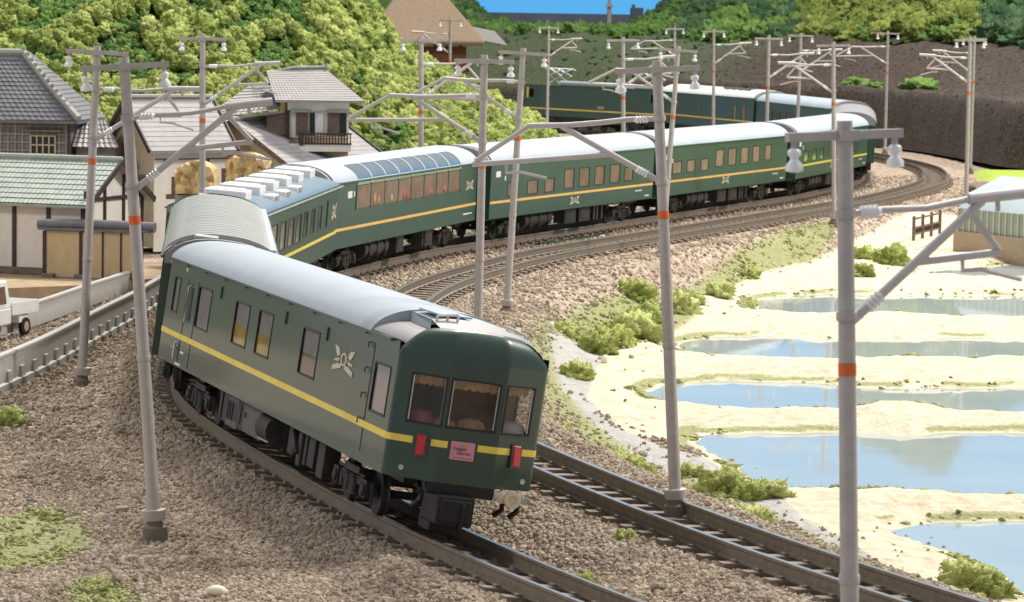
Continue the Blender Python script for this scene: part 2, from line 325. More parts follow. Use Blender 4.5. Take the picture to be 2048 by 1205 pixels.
GRASS = [(0.6, 110.8), (2.4, 120.9), (5.6, 132.3), (9.3, 145.0), (14.7, 163.7), (16.5, 165.4), (14.7, 156.4), (10.5, 145.0), (7.7, 134.1), (7.0, 125.1), (5.0, 116.9), (3.0, 112.2), (1.2, 111.1), (1.6, 97.9), (2.8, 87.6), (3.9, 81.9), (5.3, 79.5), (6.2, 74.0), (7.4, 69.9), (8.5, 66.3), (9.2, 64.0), (8.3, 63.5), (5.6, 70.5), (3.9, 75.1), (1.9, 82.6), (0.6, 89.5), (-0.1, 100.3)]
PATH = [(1.2, 110.2), (3.6, 114.9), (2.8, 106.5), (2.3, 98.0), (2.9, 90.8), (3.8, 88.6), (5.2, 86.4), (6.4, 79.1), (6.9, 74.0), (7.6, 70.6), (8.2, 66.5), (6.9, 70.8), (5.4, 77.8), (3.8, 82.4), (2.2, 88.1), (1.2, 97.9)]
FIELD = [(27.6, 190), (29.5, 207), (30.3, 217), (34, 217), (60, 212), (60, 178), (30.5, 172)]
GRASSL = [(-10.4, 65.2), (-9.7, 66.3), (-8.6, 64.9), (-7.9, 62.3), (-8.2, 60.2), (-9.5, 60.4), (-11, 62)]
GRASSL2 = [(-7.7, 57.2), (-7.3, 58.0), (-6.6, 57.0), (-6.3, 55.0), (-7.3, 54.0)]
DIRTL = [(-14.9, 64), (-9.9, 62.1), (-9.0, 61.1), (-7.5, 55.5), (-7.0, 50), (-15, 50)]
ZW = -2.1
def ground_z(X, Y, parts=False):
    u, yf = nearest(X, Y)
    n1 = fbm(X * 0.35 + 5, Y * 0.35, 4) - 0.5; n2 = fbm(X * 1.7, Y * 1.7 + 40, 3) - 0.5
    base = -0.42 + grade(Y) + 0.12 * n2 * sstep(1.7, 3.0, np.minimum(np.abs(u), np.abs(u - 5.3)))
    z = base.copy()
    # super-elevated formation under each track
    w1 = 1 - sstep(1.5, 2.8, np.abs(u)); z += -u * np.sin(cant1(yf)) * w1 * np.where(np.abs(u) < 2.8, 1, 0)
    w2 = 1 - sstep(1.5, 2.8, np.abs(u - 5.3)); z += -(u - 5.3) * np.sin(cant2(yf)) * w2 * np.where(np.abs(u - 5.3) < 2.8, 1, 0)
    # left shoulder and verge
    z += -0.35 * sstep(4.5, 9.0, -u) + n1 * 0.35 * sstep(3.0, 7.0, -u) * (1 - sstep(112, 120, Y))
    z += 0.5 * sstep(108, 118, Y) * sstep(4, 7, -u)
    # right: slope down to the ponds
    u0 = np.interp(yf, [60, 75, 105, 150, 175], [7.3, 7.6, 8.6, 8.0, 8.0]); u1 = np.interp(yf, [60, 75, 90, 105, 125, 145, 180], [9.6, 10.6, 11.6, 12.4, 12.8, 10.8, 10.6])
    k = sstep(0, 1, (u - u0) / (u1 - u0)) * (1 - sstep(168, 182, Y)); zl = ZW + 0.34 + 0.25 * n1
    z = z * (1 - k) + zl * k
    sd = np.full(X.shape, -1e9)
    for p in POND:
        jx = X + 0.5 * (fbm(X * 0.5, Y * 0.16 + 3, 3) - 0.5) * 2; jy = Y + 0.9 * (fbm(X * 0.45 + 9, Y * 0.2, 3) - 0.5) * 2
        sd = np.maximum(sd, sdist(jx, jy, p))
    bank = 0.10 + 0.26 * sstep(0.0, 2.4, -sd) + 0.20 * n2 * sstep(0.1, 1.0, -sd)
    zs = np.where(sd > 0, ZW - 0.55 * sstep(0, 3.2, sd), ZW + bank * sstep(0, 0.7, -sd))
    kk = k * (1 - sstep(3.5, 6.0, -sd)); z = np.where(sd > -6.0, z * (1 - kk) + zs * kk, z)
    z = np.where(inpoly(X, Y, FIELD), 0.1, z)
    if parts: return z, u, yf, sd
    return z
def build_ground():
    ys = [34.0]
    while ys[-1] < 420: ys.append(ys[-1] * 1.0042 if ys[-1] > 46 else ys[-1] + 0.6)
    ys = np.array(ys); t = np.linspace(-1, 1, 250)
    xs_n = np.sign(t) * (np.abs(t) * 0.62 + np.abs(t) ** 4 * 0.38)
    Y, Tn = np.meshgrid(ys, xs_n, indexing='ij'); X = 1.5 + Tn * (22 + Y * 0.17) * 1.35
    z, u, yf, sd = ground_z(X, Y, True)
    ny, nx = X.shape
    co = np.c_[X.ravel(), Y.ravel(), z.ravel()]
    i = np.arange(ny * nx).reshape(ny, nx)
    q = np.stack([i[:-1, :-1], i[:-1, 1:], i[1:, 1:], i[1:, :-1]], -1).reshape(-1, 4)
    me = bpy.data.meshes.new("ground"); me.vertices.add(len(co)); me.vertices.foreach_set("co", co.ravel())
    me.loops.add(q.size); me.loops.foreach_set("vertex_index", q.ravel()); me.polygons.add(len(q))
    me.polygons.foreach_set("loop_start", np.arange(0, q.size, 4)); me.polygons.foreach_set("loop_total", np.full(len(q), 4))
    me.polygons.foreach_set("use_smooth", np.ones(len(q), bool)); me.update()
    f = lambda poly, w: sstep(-w, w, sdist(X, Y, poly))
    sand = f(SAND, 0.5); path = f(PATH, 0.45); grass = f(GRASS, 0.7)
    edge = sstep(-0.85, -0.45, sd) * (1 - sstep(-0.3, 0.0, sd)) * (fbm(X * 0.6 + 3, Y * 0.12, 3) > 0.47) * sand
    # green fringe on the near rim of each bank only
    gl = np.maximum(f(GRASSL, 0.6), f(GRASSL2, 0.5)); field = f(FIELD, 0.4)
    dirt = np.maximum(f(DIRTL, 0.6), sstep(9.5, 12.5, -u) * (1 - sstep(168, 176, Y)))
    A = np.c_[sand.ravel(), np.maximum(np.maximum(grass, gl), edge * 0.9).ravel(), path.ravel(), np.ones(X.size)]
    B = np.c_[field.ravel(), dirt.ravel(), sstep(0.1, 2.2, sd).ravel(), np.ones(X.size)]
    for nm, arr in (("zone_a", A), ("zone_b", B)):
        a = me.color_attributes.new(nm, 'FLOAT_COLOR', 'POINT'); a.data.foreach_set("color", arr.astype(np.float32).ravel())
    me.materials.append(ground_mat())
    o = bpy.data.objects.new("ground", me); col.objects.link(o); o['kind'] = 'structure'
    return o
def ground_mat():
    m, nt, b = new_mat("ground_cover"); n = nt.nodes; l = nt.links
    tc = n.new("ShaderNodeTexCoord")
    def nz(scale, detail=5, rough=0.55, sx=None):
        t = n.new("ShaderNodeTexNoise"); t.inputs["Scale"].default_value = scale; t.inputs["Detail"].default_value = detail; t.inputs["Roughness"].default_value = rough
        l.new(tc.outputs["Object"], t.inputs["Vector"]); return t.outputs["Fac"]
    def ramp(src, stops):
        r = n.new("ShaderNodeValToRGB"); e = r.color_ramp.elements
        while len(e) < len(stops): e.new(0.5)
        for k, (p, c) in enumerate(stops): e[k].position = p; e[k].color = (*c, 1)
        l.new(src, r.inputs[0]); return r.outputs[0]
    def mix(fac, a, bb):
        x = n.new("ShaderNodeMixRGB"); l.new(fac, x.inputs[0]); l.new(a, x.inputs[1]); l.new(bb, x.inputs[2]); return x.outputs[0]
    def thr(src, noise, amt, lo=0.42, hi=0.58):
        """zone weight broken up by noise"""
        a = n.new("ShaderNodeMath"); a.operation = 'MULTIPLY_ADD'; a.inputs[1].default_value = amt; a.inputs[2].default_value = -amt / 2; l.new(noise, a.inputs[0])
        s = n.new("ShaderNodeMath"); s.operation = 'ADD'; l.new(src, s.inputs[0]); l.new(a.outputs[0], s.inputs[1])
        r = n.new("ShaderNodeMapRange"); r.inputs[1].default_value = lo; r.inputs[2].default_value = hi; l.new(s.outputs[0], r.inputs[0]); return r.outputs[0]
    fine = nz(9.0, 6, 0.6); big = nz(0.8, 5); mid = nz(2.6, 6, 0.62)
    vor = n.new("ShaderNodeTexVoronoi"); vor.inputs["Scale"].default_value = 6.5; l.new(tc.outputs["Object"], vor.inputs["Vector"])
    sepv = n.new("ShaderNodeSeparateColor"); l.new(vor.outputs["Color"], sepv.inputs[0])
    ballast = ramp(sepv.outputs[0], [(0.0, (0.20, 0.15, 0.11)), (0.5, (0.36, 0.28, 0.215)), (1.0, (0.52, 0.43, 0.35))])
    sand = ramp(mid, [(0.3, (0.44, 0.36, 0.25)), (0.5, (0.58, 0.50, 0.375)), (0.72, (0.67, 0.61, 0.48))])
    grass = ramp(fine, [(0.3, (0.15, 0.16, 0.07)), (0.5, (0.27, 0.28, 0.13)), (0.7, (0.40, 0.38, 0.21))])
    path = ramp(mid, [(0.3, (0.32, 0.31, 0.29)), (0.6, (0.43, 0.42, 0.40))])
    field = ramp(mid, [(0.3, (0.27, 0.37, 0.05)), (0.7, (0.35, 0.45, 0.09))])
    dirt = ramp(mid, [(0.3, (0.27, 0.22, 0.17)), (0.6, (0.42, 0.36, 0.28))])
    bed = ramp(big, [(0.35, (0.25, 0.30, 0.28)), (0.7, (0.36, 0.41, 0.38))])
    za = n.new("ShaderNodeVertexColor"); za.layer_name = "zone_a"; zb = n.new("ShaderNodeVertexColor"); zb.layer_name = "zone_b"
    sa = n.new("ShaderNodeSeparateColor"); l.new(za.outputs[0], sa.inputs[0]); sb = n.new("ShaderNodeSeparateColor"); l.new(zb.outputs[0], sb.inputs[0])
    c = mix(thr(sb.outputs[1], mid, 0.7), ballast, dirt)
    c = mix(thr(sa.outputs[0], mid, 0.5), c, sand)
    c = mix(thr(sa.outputs[2], mid, 0.5), c, path)
    c = mix(thr(sa.outputs[1], fine, 1.3, 0.35, 0.65), c, grass)
    c = mix(thr(sb.outputs[0], big, 0.2), c, field)
    c = mix(thr(sb.outputs[2], mid, 0.2, 0.3, 0.9), c, bed)
    l.new(c, b.inputs["Base Color"]); b.inputs["Roughness"].default_value = 0.9; b.inputs["Specular IOR Level"].default_value = 0.2
    bp = n.new("ShaderNodeBump"); bp.inputs["Strength"].default_value = 0.8; bp.inputs["Distance"].default_value = 0.07
    ad = n.new("ShaderNodeMath"); ad.operation = 'SUBTRACT'; l.new(fine, ad.inputs[0]); l.new(vor.outputs["Distance"], ad.inputs[1])
    # smooth where sand, rough where ballast
    ms = n.new("ShaderNodeMapRange"); ms.inputs[3].default_value = 1.0; ms.inputs[4].default_value = 0.55; l.new(sa.outputs[0], ms.inputs[0])
    ml = n.new("ShaderNodeMath"); ml.operation = 'MULTIPLY'; l.new(ad.outputs[0], ml.inputs[0]); l.new(ms.outputs[0], ml.inputs[1])
    l.new(ml.outputs[0], bp.inputs["Height"]); l.new(bp.outputs[0], b.inputs["Normal"])
    return m
build_ground()

# water: one level sheet; the banks rise through it
def water_mat():
    m, nt, b = new_mat("pond_water"); n = nt.nodes; l = nt.links; n.remove(b)
    tc = n.new("ShaderNodeTexCoord"); nz = n.new("ShaderNodeTexNoise"); nz.inputs["Scale"].default_value = 0.35; nz.inputs["Detail"].default_value = 3
    l.new(tc.outputs["Object"], nz.inputs["Vector"])
    rp = n.new("ShaderNodeValToRGB"); rp.color_ramp.elements[0].color = (0.44, 0.52, 0.53, 1); rp.color_ramp.elements[1].color = (0.60, 0.68, 0.70, 1)
    l.new(nz.outputs["Fac"], rp.inputs[0]); df = n.new("ShaderNodeBsdfDiffuse"); l.new(rp.outputs[0], df.inputs[0])
    tr = n.new("ShaderNodeBsdfTransparent"); tr.inputs[0].default_value = (0.93, 0.97, 0.95, 1); body = n.new("ShaderNodeMixShader"); body.inputs[0].default_value = 0.7; l.new(tr.outputs[0], body.inputs[1]); l.new(df.outputs[0], body.inputs[2])
    gl = n.new("ShaderNodeBsdfGlossy"); gl.inputs["Roughness"].default_value = 0.035; fr = n.new("ShaderNodeFresnel"); fr.inputs[0].default_value = 1.45
    n2 = n.new("ShaderNodeTexNoise"); n2.inputs["Scale"].default_value = 0.6; n2.inputs["Detail"].default_value = 2; l.new(tc.outputs["Object"], n2.inputs["Vector"])
    bp = n.new("ShaderNodeBump"); bp.inputs["Strength"].default_value = 0.006; bp.inputs["Distance"].default_value = 0.3; l.new(n2.outputs["Fac"], bp.inputs["Height"]); l.new(bp.outputs[0], gl.inputs["Normal"])
    mx = n.new("ShaderNodeMixShader"); l.new(fr.outputs[0], mx.inputs[0]); l.new(body.outputs[0], mx.inputs[1]); l.new(gl.outputs[0], mx.inputs[2]); l.new(mx.outputs[0], n["Material Output"].inputs[0])
    return m
M['water'] = water_mat()
for nm, p in zip(range(6), POND):
    cx = sum(a for a, _ in p) / len(p); cy = sum(b for _, b in p) / len(p)
    w = MB(); n = len(p); pts = [(cx + (a - cx) * 1.12, cy + (b - cy) * (1.12 if nm != 2 else 1.25), ZW) for a, b in p]
    w.add([(cx, cy, ZW)] + pts, [(0, 1 + (i + 1) % n, 1 + i) for i in range(n)])
    o = w.build("pond_water", M['water']); o['kind'] = 'structure'

# painted sky board behind the layout
def sky_mat():
    m, nt, b = new_mat("sky_paint"); n = nt.nodes; l = nt.links; n.remove(b)
    tc = n.new("ShaderNodeTexCoord"); sp = n.new("ShaderNodeSeparateXYZ"); l.new(tc.outputs["Object"], sp.inputs[0])
    mr = n.new("ShaderNodeMapRange"); mr.inputs[1].default_value = 0; mr.inputs[2].default_value = 60; l.new(sp.outputs[2], mr.inputs[0])
    rp = n.new("ShaderNodeValToRGB"); rp.color_ramp.elements[0].color = (0.09, 0.43, 0.86, 1); rp.color_ramp.elements[1].color = (0.20, 0.52, 0.92, 1)
    l.new(mr.outputs[0], rp.inputs[0]); em = n.new("ShaderNodeEmission"); em.inputs[1].default_value = 1.0; l.new(rp.outputs[0], em.inputs[0])
    l.new(em.outputs[0], n["Material Output"].inputs[0]); return m
s = MB(); nseg = 48; vs = []; fs = []
for k in range(nseg + 1):
    a = R(67) + R(46) * k / nseg
    vs += [(430 * math.cos(a), 430 * math.sin(a), -6), (430 * math.cos(a), 430 * math.sin(a), 64)]
for k in range(nseg): fs.append((2 * k, 2 * k + 1, 2 * k + 3, 2 * k + 2))
s.add(vs, fs); o = s.build("sky", sky_mat()); o['kind'] = 'structure'

# ------------------------------------------------------------------ tracks
def track(P, S, cant, name_first):
    root = empty("railway_track"); root['kind'] = 'structure'
    T = tang(P); N = np.c_[T[:, 1], -T[:, 0]]; zg = grade(P[:, 1]); ca = cant(P[:, 1])
    mask = np.where((P[:, 1] > 40) & (P[:, 0] > -20) | (P[:, 1] < 200) & (P[:, 1] > 40))[0]
    prof = [(-.11, -.30), (-.11, -.265), (-.03, -.24), (-.03, -.085), (-.062, -.06), (-.062, -.006), (-.05, 0.0), (.05, 0.0), (.062, -.006), (.062, -.06), (.03, -.085), (.03, -.24), (.11, -.265), (.11, -.30)]
    for side in (-1, 1):
        b = MB(); vs = []; fs = []; mi = []; np_ = len(prof)
        idx = mask[::2]
        for i in idx:
            base = np.array([P[i, 0], P[i, 1], zg[i]]); n3 = np.array([N[i, 0] * math.cos(ca[i]), N[i, 1] * math.cos(ca[i]), -math.sin(ca[i])])
            for (a, z) in prof:
                q = base + n3 * (side * 0.735 + a); vs.append((q[0], q[1], q[2] + z))
        for k in range(len(idx) - 1):
            for j in range(np_ - 1):
                fs.append((k * np_ + j, k * np_ + j + 1, (k + 1) * np_ + j + 1, (k + 1) * np_ + j)); mi.append(1 if j == 6 else 0)
        b.v = vs; b.f = fs; b.mi = mi
        b.build("rail", [M['rail_side'], M['rail_top']], root)
    sl = MB(); sl.box((0, 0, -.35), (0.30, 2.3, 0.12)); 
    for sd_ in (-1, 1):
        for e in (-1, 1): sl.box((0, sd_ * .735 + e * .15, -.27), (.16, .07, .06))
    sme = sl.mesh("sleeper", M['sleeper'])
    s0 = S[mask[0]]; k = 0; s = s0 + 4
    while s < S[mask[-1]] and k < 296:
        x = float(np.interp(s, S, P[:, 0])); y = float(np.interp(s, S, P[:, 1])); tx = float(np.interp(s, S, T[:, 0])); ty = float(np.interp(s, S, T[:, 1]))
        o = link("sleeper", sme, root, (x, y, float(grade(y)) + random.uniform(-.012, .0)), (float(cant(y)), 0, math.atan2(ty, tx) + random.uniform(-.02, .02)))
        s += 0.92; k += 1
track(T1, S1, cant1, "outer"); track(T2, S2, cant2, "inner")
# ------------------------------------------------------------------ rolling stock (local x forward, y left, z up from rail top)
HW = 1.45; ZB = 1.045; ZG = 3.5; HL = 10.18
def roof_z(y, crown=4.12, zg=ZG): 
    t = min(1, abs(y) / (HW + 0.02)); return zg + (crown - zg) * (1 - t ** 2.5) ** 0.62
def side_wall(b, sd, x0, x1, wins, z0=ZB, z1=ZG, dep=0.025):
    """flat side with real openings; wins = [(xa, xb, za, zb)], reveals use black slot 1, their shade put into the colour"""
    y = sd * HW; yi = sd * (HW - dep); cuts = sorted({x0, x1} | {v for w in wins for v in w[:2]})
    def quad(a, c, za, zc, yy=y, mi=0):
        vs = [(a, yy, za), (c, yy, za), (c, yy, zc), (a, yy, zc)]
        b.add(vs, [(0, 1, 2, 3) if sd < 0 else (3, 2, 1, 0)], mi)
    for a, c in zip(cuts[:-1], cuts[1:]):
        w = [q for q in wins if q[0] <= a + 1e-6 and q[1] >= c - 1e-6]
        if not w: quad(a, c, z0, z1); continue
        w = w[0]; quad(a, c, z0, w[2]); quad(a, c, w[3], z1)
    for (xa, xb, za, zb) in wins:
        b.add([(xa, y, za), (xb, y, za), (xb, y, zb), (xa, y, zb), (xa, yi, za), (xb, yi, za), (xb, yi, zb), (xa, yi, zb)],
              [(0, 4, 5, 1), (1, 5, 6, 2), (2, 6, 7, 3), (3, 7, 4, 0)], 1)
def ring(b, sd, w, t=0.035, pr=0.012, mi=0):  # black rim: shadow along the window edges put into colour
    xa, xb, za, zb = w; y = sd * (HW + pr / 2)
    for c, d in ((((xa + xb) / 2, y, zb + t / 2), (xb - xa + 2 * t, pr, t)), (((xa + xb) / 2, y, za - t / 2), (xb - xa + 2 * t, pr, t)),
                 ((xa - t / 2, y, (za + zb) / 2), (t, pr, zb - za)), ((xb + t / 2, y, (za + zb) / 2), (t, pr, zb - za))): b.box(c, d, mi=mi)
def bogie(parent, x, detail=True):
    f = MB()
    for s in (-1, 1):
        f.box((x, s * .98, .56), (2.5, .10, .16)); f.box((x, s * .98, .40), (.7, .14, .3)); f.box((x, s * 1.0, .74), (1.1, .12, .14))
        for dx in (-1.05, 1.05):
            f.box((x + dx, s * 1.0, .47), (.34, .16, .34)); f.lathe((x + dx, s * 1.06, .45), (0, s, 0), [(0, .13), (.05, .13), (.07, .08)], 8)
            f.lathe((x + dx * .72, s * .98, .30), (0, 0, 1), [(0, .09), (.28, .09)], 8)
            if detail: f.bar((x + dx * 1.3, s * .98, .62), (x + dx * 1.34, s * .98, .22), .05, .05)
        if detail:
            f.lathe((x - .22, s * 1.0, .28), (0, 0, 1), [(0, .12), (.3, .12), (.32, .15), (.36, .15)], 8); f.lathe((x + .22, s * 1.0, .28), (0, 0, 1), [(0, .12), (.3, .12), (.32, .15), (.36, .15)], 8)
            f.bar((x - .9, s * 1.02, .68), (x + .9, s * 1.06, .72), .04, .04)
    f.box((x, 0, .62), (.6, 1.9, .2)); f.build("bogie_frame", M['under'], parent)
    for dx in (-1.05, 1.05):
        w = MB()
        for s in (-1, 1): w.lathe((x + dx, s * .66, .43), (0, s, 0), [(0, .46), (.03, .43), (.13, .42), (.135, .3), (.10, .12)], 20)
        w.tube([(x + dx, -.66, .43), (x + dx, .66, .43)], .08, 8); w.build("wheel", M['under'], parent)
def emblem(parent, sd, x, z, w, h, mtl='gold'):
    b = MB(); y0 = sd * (HW + .004); y1 = sd * (HW + .014)
    def poly(p):
        q = [(x + sd * 0 + a * w / 2, c * h / 2 + z) for a, c in p]; n = len(q)
        vs = [(a, y0, c) for a, c in q] + [(a, y1, c) for a, c in q]
        b.add(vs, [tuple(range(n, 2 * n)), tuple(reversed(range(n, 2 * n)))] + [(i, (i + 1) % n, n + (i + 1) % n, n + i) for i in range(n)])
    for s in (-1, 1):
        poly([(s * .98, 1.0), (s * .55, .86), (s * .38, .35), (s * .62, .18), (s * .8, .5)])
        poly([(s * .36, .12), (s * .85, -.06), (s * .9, -.2), (s * .5, -.18)])
        poly([(s * .12, -.32), (s * .55, -.35), (s * .98, -.62), (s * 1.0, -.98), (s * .55, -.78), (s * .2, -.62)])
    ov = [(.30 * math.cos(t), .1 + .52 * math.sin(t)) for t in [2 * math.pi * k / 16 for k in range(16)]]; iv = [(.6 * a, .1 + .7 * (c - .1)) for a, c in ov]
    for i in range(16): j = (i + 1) % 16; poly([ov[i], ov[j], iv[j], iv[i]])
    return b.build("emblem", M[mtl], parent)
def roof_mesh(b, x0, x1, crown=4.12, ribs=0, n=22, mi=0, thick=True):
    ys = [HW * 1.02 * math.sin(math.pi / 2 * (2 * k / n - 1)) for k in range(n + 1)]
    vs = []; fs = []
    for x in (x0, x1): vs += [(x, y, roof_z(y, crown)) for y in ys]
    for k in range(n): fs.append((k, k + 1, n + 2 + k, n + 1 + k))
    fs.append(tuple(reversed(range(n + 1)))); fs.append(tuple(range(n + 1, 2 * n + 2)))
    b.add(vs, fs, mi)
    for k in range(ribs):
        x = x0 + (x1 - x0) * (k + .5) / ribs; vs = []; fs = []
        sel = ys[2:-2]
        for dx, dz in ((-.06, 0), (-.03, .028), (.03, .028), (.06, 0)): vs += [(x + dx, y, roof_z(y, crown) + dz) for y in sel]
        m = len(sel)
        for r in range(3):
            for q in range(m - 1): fs.append((r * m + q, r * m + q + 1, (r + 1) * m + q + 1, (r + 1) * m + q))
        b.add(vs, fs, mi)
def tank(parent, x0, x1, y, r=.36, z=.72, mtl='under'):
    b = MB(); b.tube([(x0, y, z), (x1, y, z)], r, 14); n = 3
    for k in range(n): xx = x0 + (x1 - x0) * (k + .5) / n; b.box((xx, y, z), (.05, 2 * r + .04, 2 * r + .04))
    return b.build("underfloor_tank", M[mtl], parent, smooth=True, angle=35)
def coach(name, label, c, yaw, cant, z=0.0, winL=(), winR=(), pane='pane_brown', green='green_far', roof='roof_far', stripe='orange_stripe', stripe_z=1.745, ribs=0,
          rear_end=True, front_end=True, group="coaches of the green sleeper train", tanks=((-4.5, -2.2),), boxes=((-.8, .6), (1.0, 2.4)), x0=-HL, x1=HL, glassy=False, crown=4.12, vis=(1, -1), roof_x=None, gut=None):
    r = empty(name, (c[0], c[1], z), (cant, 0, yaw), label, "railway coach", group)
    b = MB(); side_wall(b, 1, x0, x1, list(winL)); side_wall(b, -1, x0, x1, list(winR))
    for x, s in ((x0, -1), (x1, 1)):
        if (s < 0 and rear_end) or (s > 0 and front_end):
            n = 12; ys = [HW * math.sin(math.pi / 2 * (2 * k / n - 1)) for k in range(n + 1)]
            vs = [(x, -HW, ZB), (x, HW, ZB)] + [(x, y, roof_z(y, crown) - .02) for y in reversed(ys)]
            b.add(vs, [tuple(range(len(vs)))] if s > 0 else [tuple(reversed(range(len(vs))))], 0)
            ef = MB(); pv = [(x + s * dx, y, z_) for dx in (0, .30) for y, z_ in [(-HW * .97, 3.35)] + [(y * .97, roof_z(y, crown) - .03) for y in ys] + [(HW * .97, 3.35)]]; n_ = n + 3
            ef.add(pv, [(k, (k + 1) % n_, n_ + (k + 1) % n_, n_ + k) for k in range(n_)] + [tuple(range(n_, 2 * n_))]); ef.build("roof_end_fairing", M['roof_end'], r)
    b.box(((x0 + x1) / 2, 0, ZB + .03), (x1 - x0 - .02, 2 * HW - .04, .06), mi=1)
    b.build("body", [M[green], M['near_black']], r)
    g = MB()
    gx0 = gut if gut else x0
    for s in (1, -1): g.box(((gx0 + x1) / 2, s * (HW + .03), ZG - .02), (x1 - gx0, .07, .05))
    g.build("rain_gutter", M[green], r)
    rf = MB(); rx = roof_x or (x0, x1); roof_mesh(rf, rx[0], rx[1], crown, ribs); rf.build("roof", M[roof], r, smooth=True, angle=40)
    for sd, wins in ((1, winL), (-1, winR)):
        if sd not in vis: continue
        st = MB(); st.box(((x0 + x1) / 2, sd * (HW + .006), stripe_z), (x1 - x0, .012, .125 if green == 'green' else .105)); st.build("stripe", M[stripe], r)
        for w in wins:
            p = MB(); p.box(((w[0] + w[1]) / 2, sd * (HW - .018), (w[2] + w[3]) / 2), (w[1] - w[0], .01, w[3] - w[2]))
            o = p.build("window", M['glass'] if glassy else M[pane], r)
            q = MB(); ring(q, sd, w); q.build("window_frame", M['near_black'], o)
    # underframe
    u = MB(); u.box((0, 0, ZB - .10), (x1 - x0 - 1.0, 1.7, .16)); 
    for (a, e) in boxes:
        for s in (-1, 1): u.box(((a + e) / 2, s * .98, .66), (e - a, .55, .62)); u.box(((a + e) / 2, s * 1.26, .68), ((e - a) * .8, .03, .42))
    for s in (-1, 1):
        for xx in (3.1, 3.5, 4.1): u.box((xx, s * 1.05, .66), (.22, .3, .6))
    u.build("underframe", M['under'], r)
    for (a, e) in tanks:
        for s in (-1, 1): tank(r, a, e, s * .95)
    for x in (-7.0, 7.0): bogie(r, x)
    for x, s in ((x0, -1), (x1, 1)):
        if (s < 0 and rear_end) or (s > 0 and front_end):
            gw = MB(); gw.box((x + s * .17, 0, 2.2), (.34, 1.25, 2.3)); gw.box((x + s * .12, 0, 3.0), (.24, 1.9, .8)); gw.box((x + s * .3, 0, .8), (.6, .3, .3)); gw.build("gangway", M['black'], r)
    return r
def small_box(parent, name, c, d, mtl, bevel=0): 
    b = MB(); b.box(c, d); return b.build(name, M[mtl], parent, bevel=bevel)

def place(s, off=7.0):
    """centre, yaw of a vehicle whose pivots sit on track one around arc length s"""
    a = np.array([np.interp(s - off, S1, T1[:, 0]), np.interp(s - off, S1, T1[:, 1])]); b = np.array([np.interp(s + off, S1, T1[:, 0]), np.interp(s + off, S1, T1[:, 1])])
    c = (a + b) / 2; return c, math.atan2(b[1] - a[1], b[0] - a[0])

# --- coach 1, the tail car nearest the camera
WL = [(9.02, 9.62, 2.27, 3.07), (5.50, 6.86, 2.15, 3.06), (1.62, 2.95, 2.16, 3.06), (-.56, .68, 2.16, 3.06), (-4.58, -3.26, 2.16, 3.06), (-10.0, -8.95, 2.07, 2.95)]
c1, y1 = np.array([-4.25, 69.94]), R(107.51)
tail = coach("sleeper_coach", "rear lounge coach of the green train, nearest, with red tail lamps and pink sign", c1, y1, R(8.28), winL=WL,
             winR=[(-9.9, -8.9, 2.07, 2.95), (-4, -2.8, 2.16, 3.06), (0, 1.3, 2.16, 3.06), (5, 6.3, 2.16, 3.06)], green='green', roof='roof', stripe='yellow', stripe_z=1.755, rear_end=False, x0=-10.36, x1=10.36, glassy=True,
             tanks=(), boxes=((1.6, 3.6),), roof_x=(-8.35, 10.36), crown=4.05, gut=-9.9)
r = tail
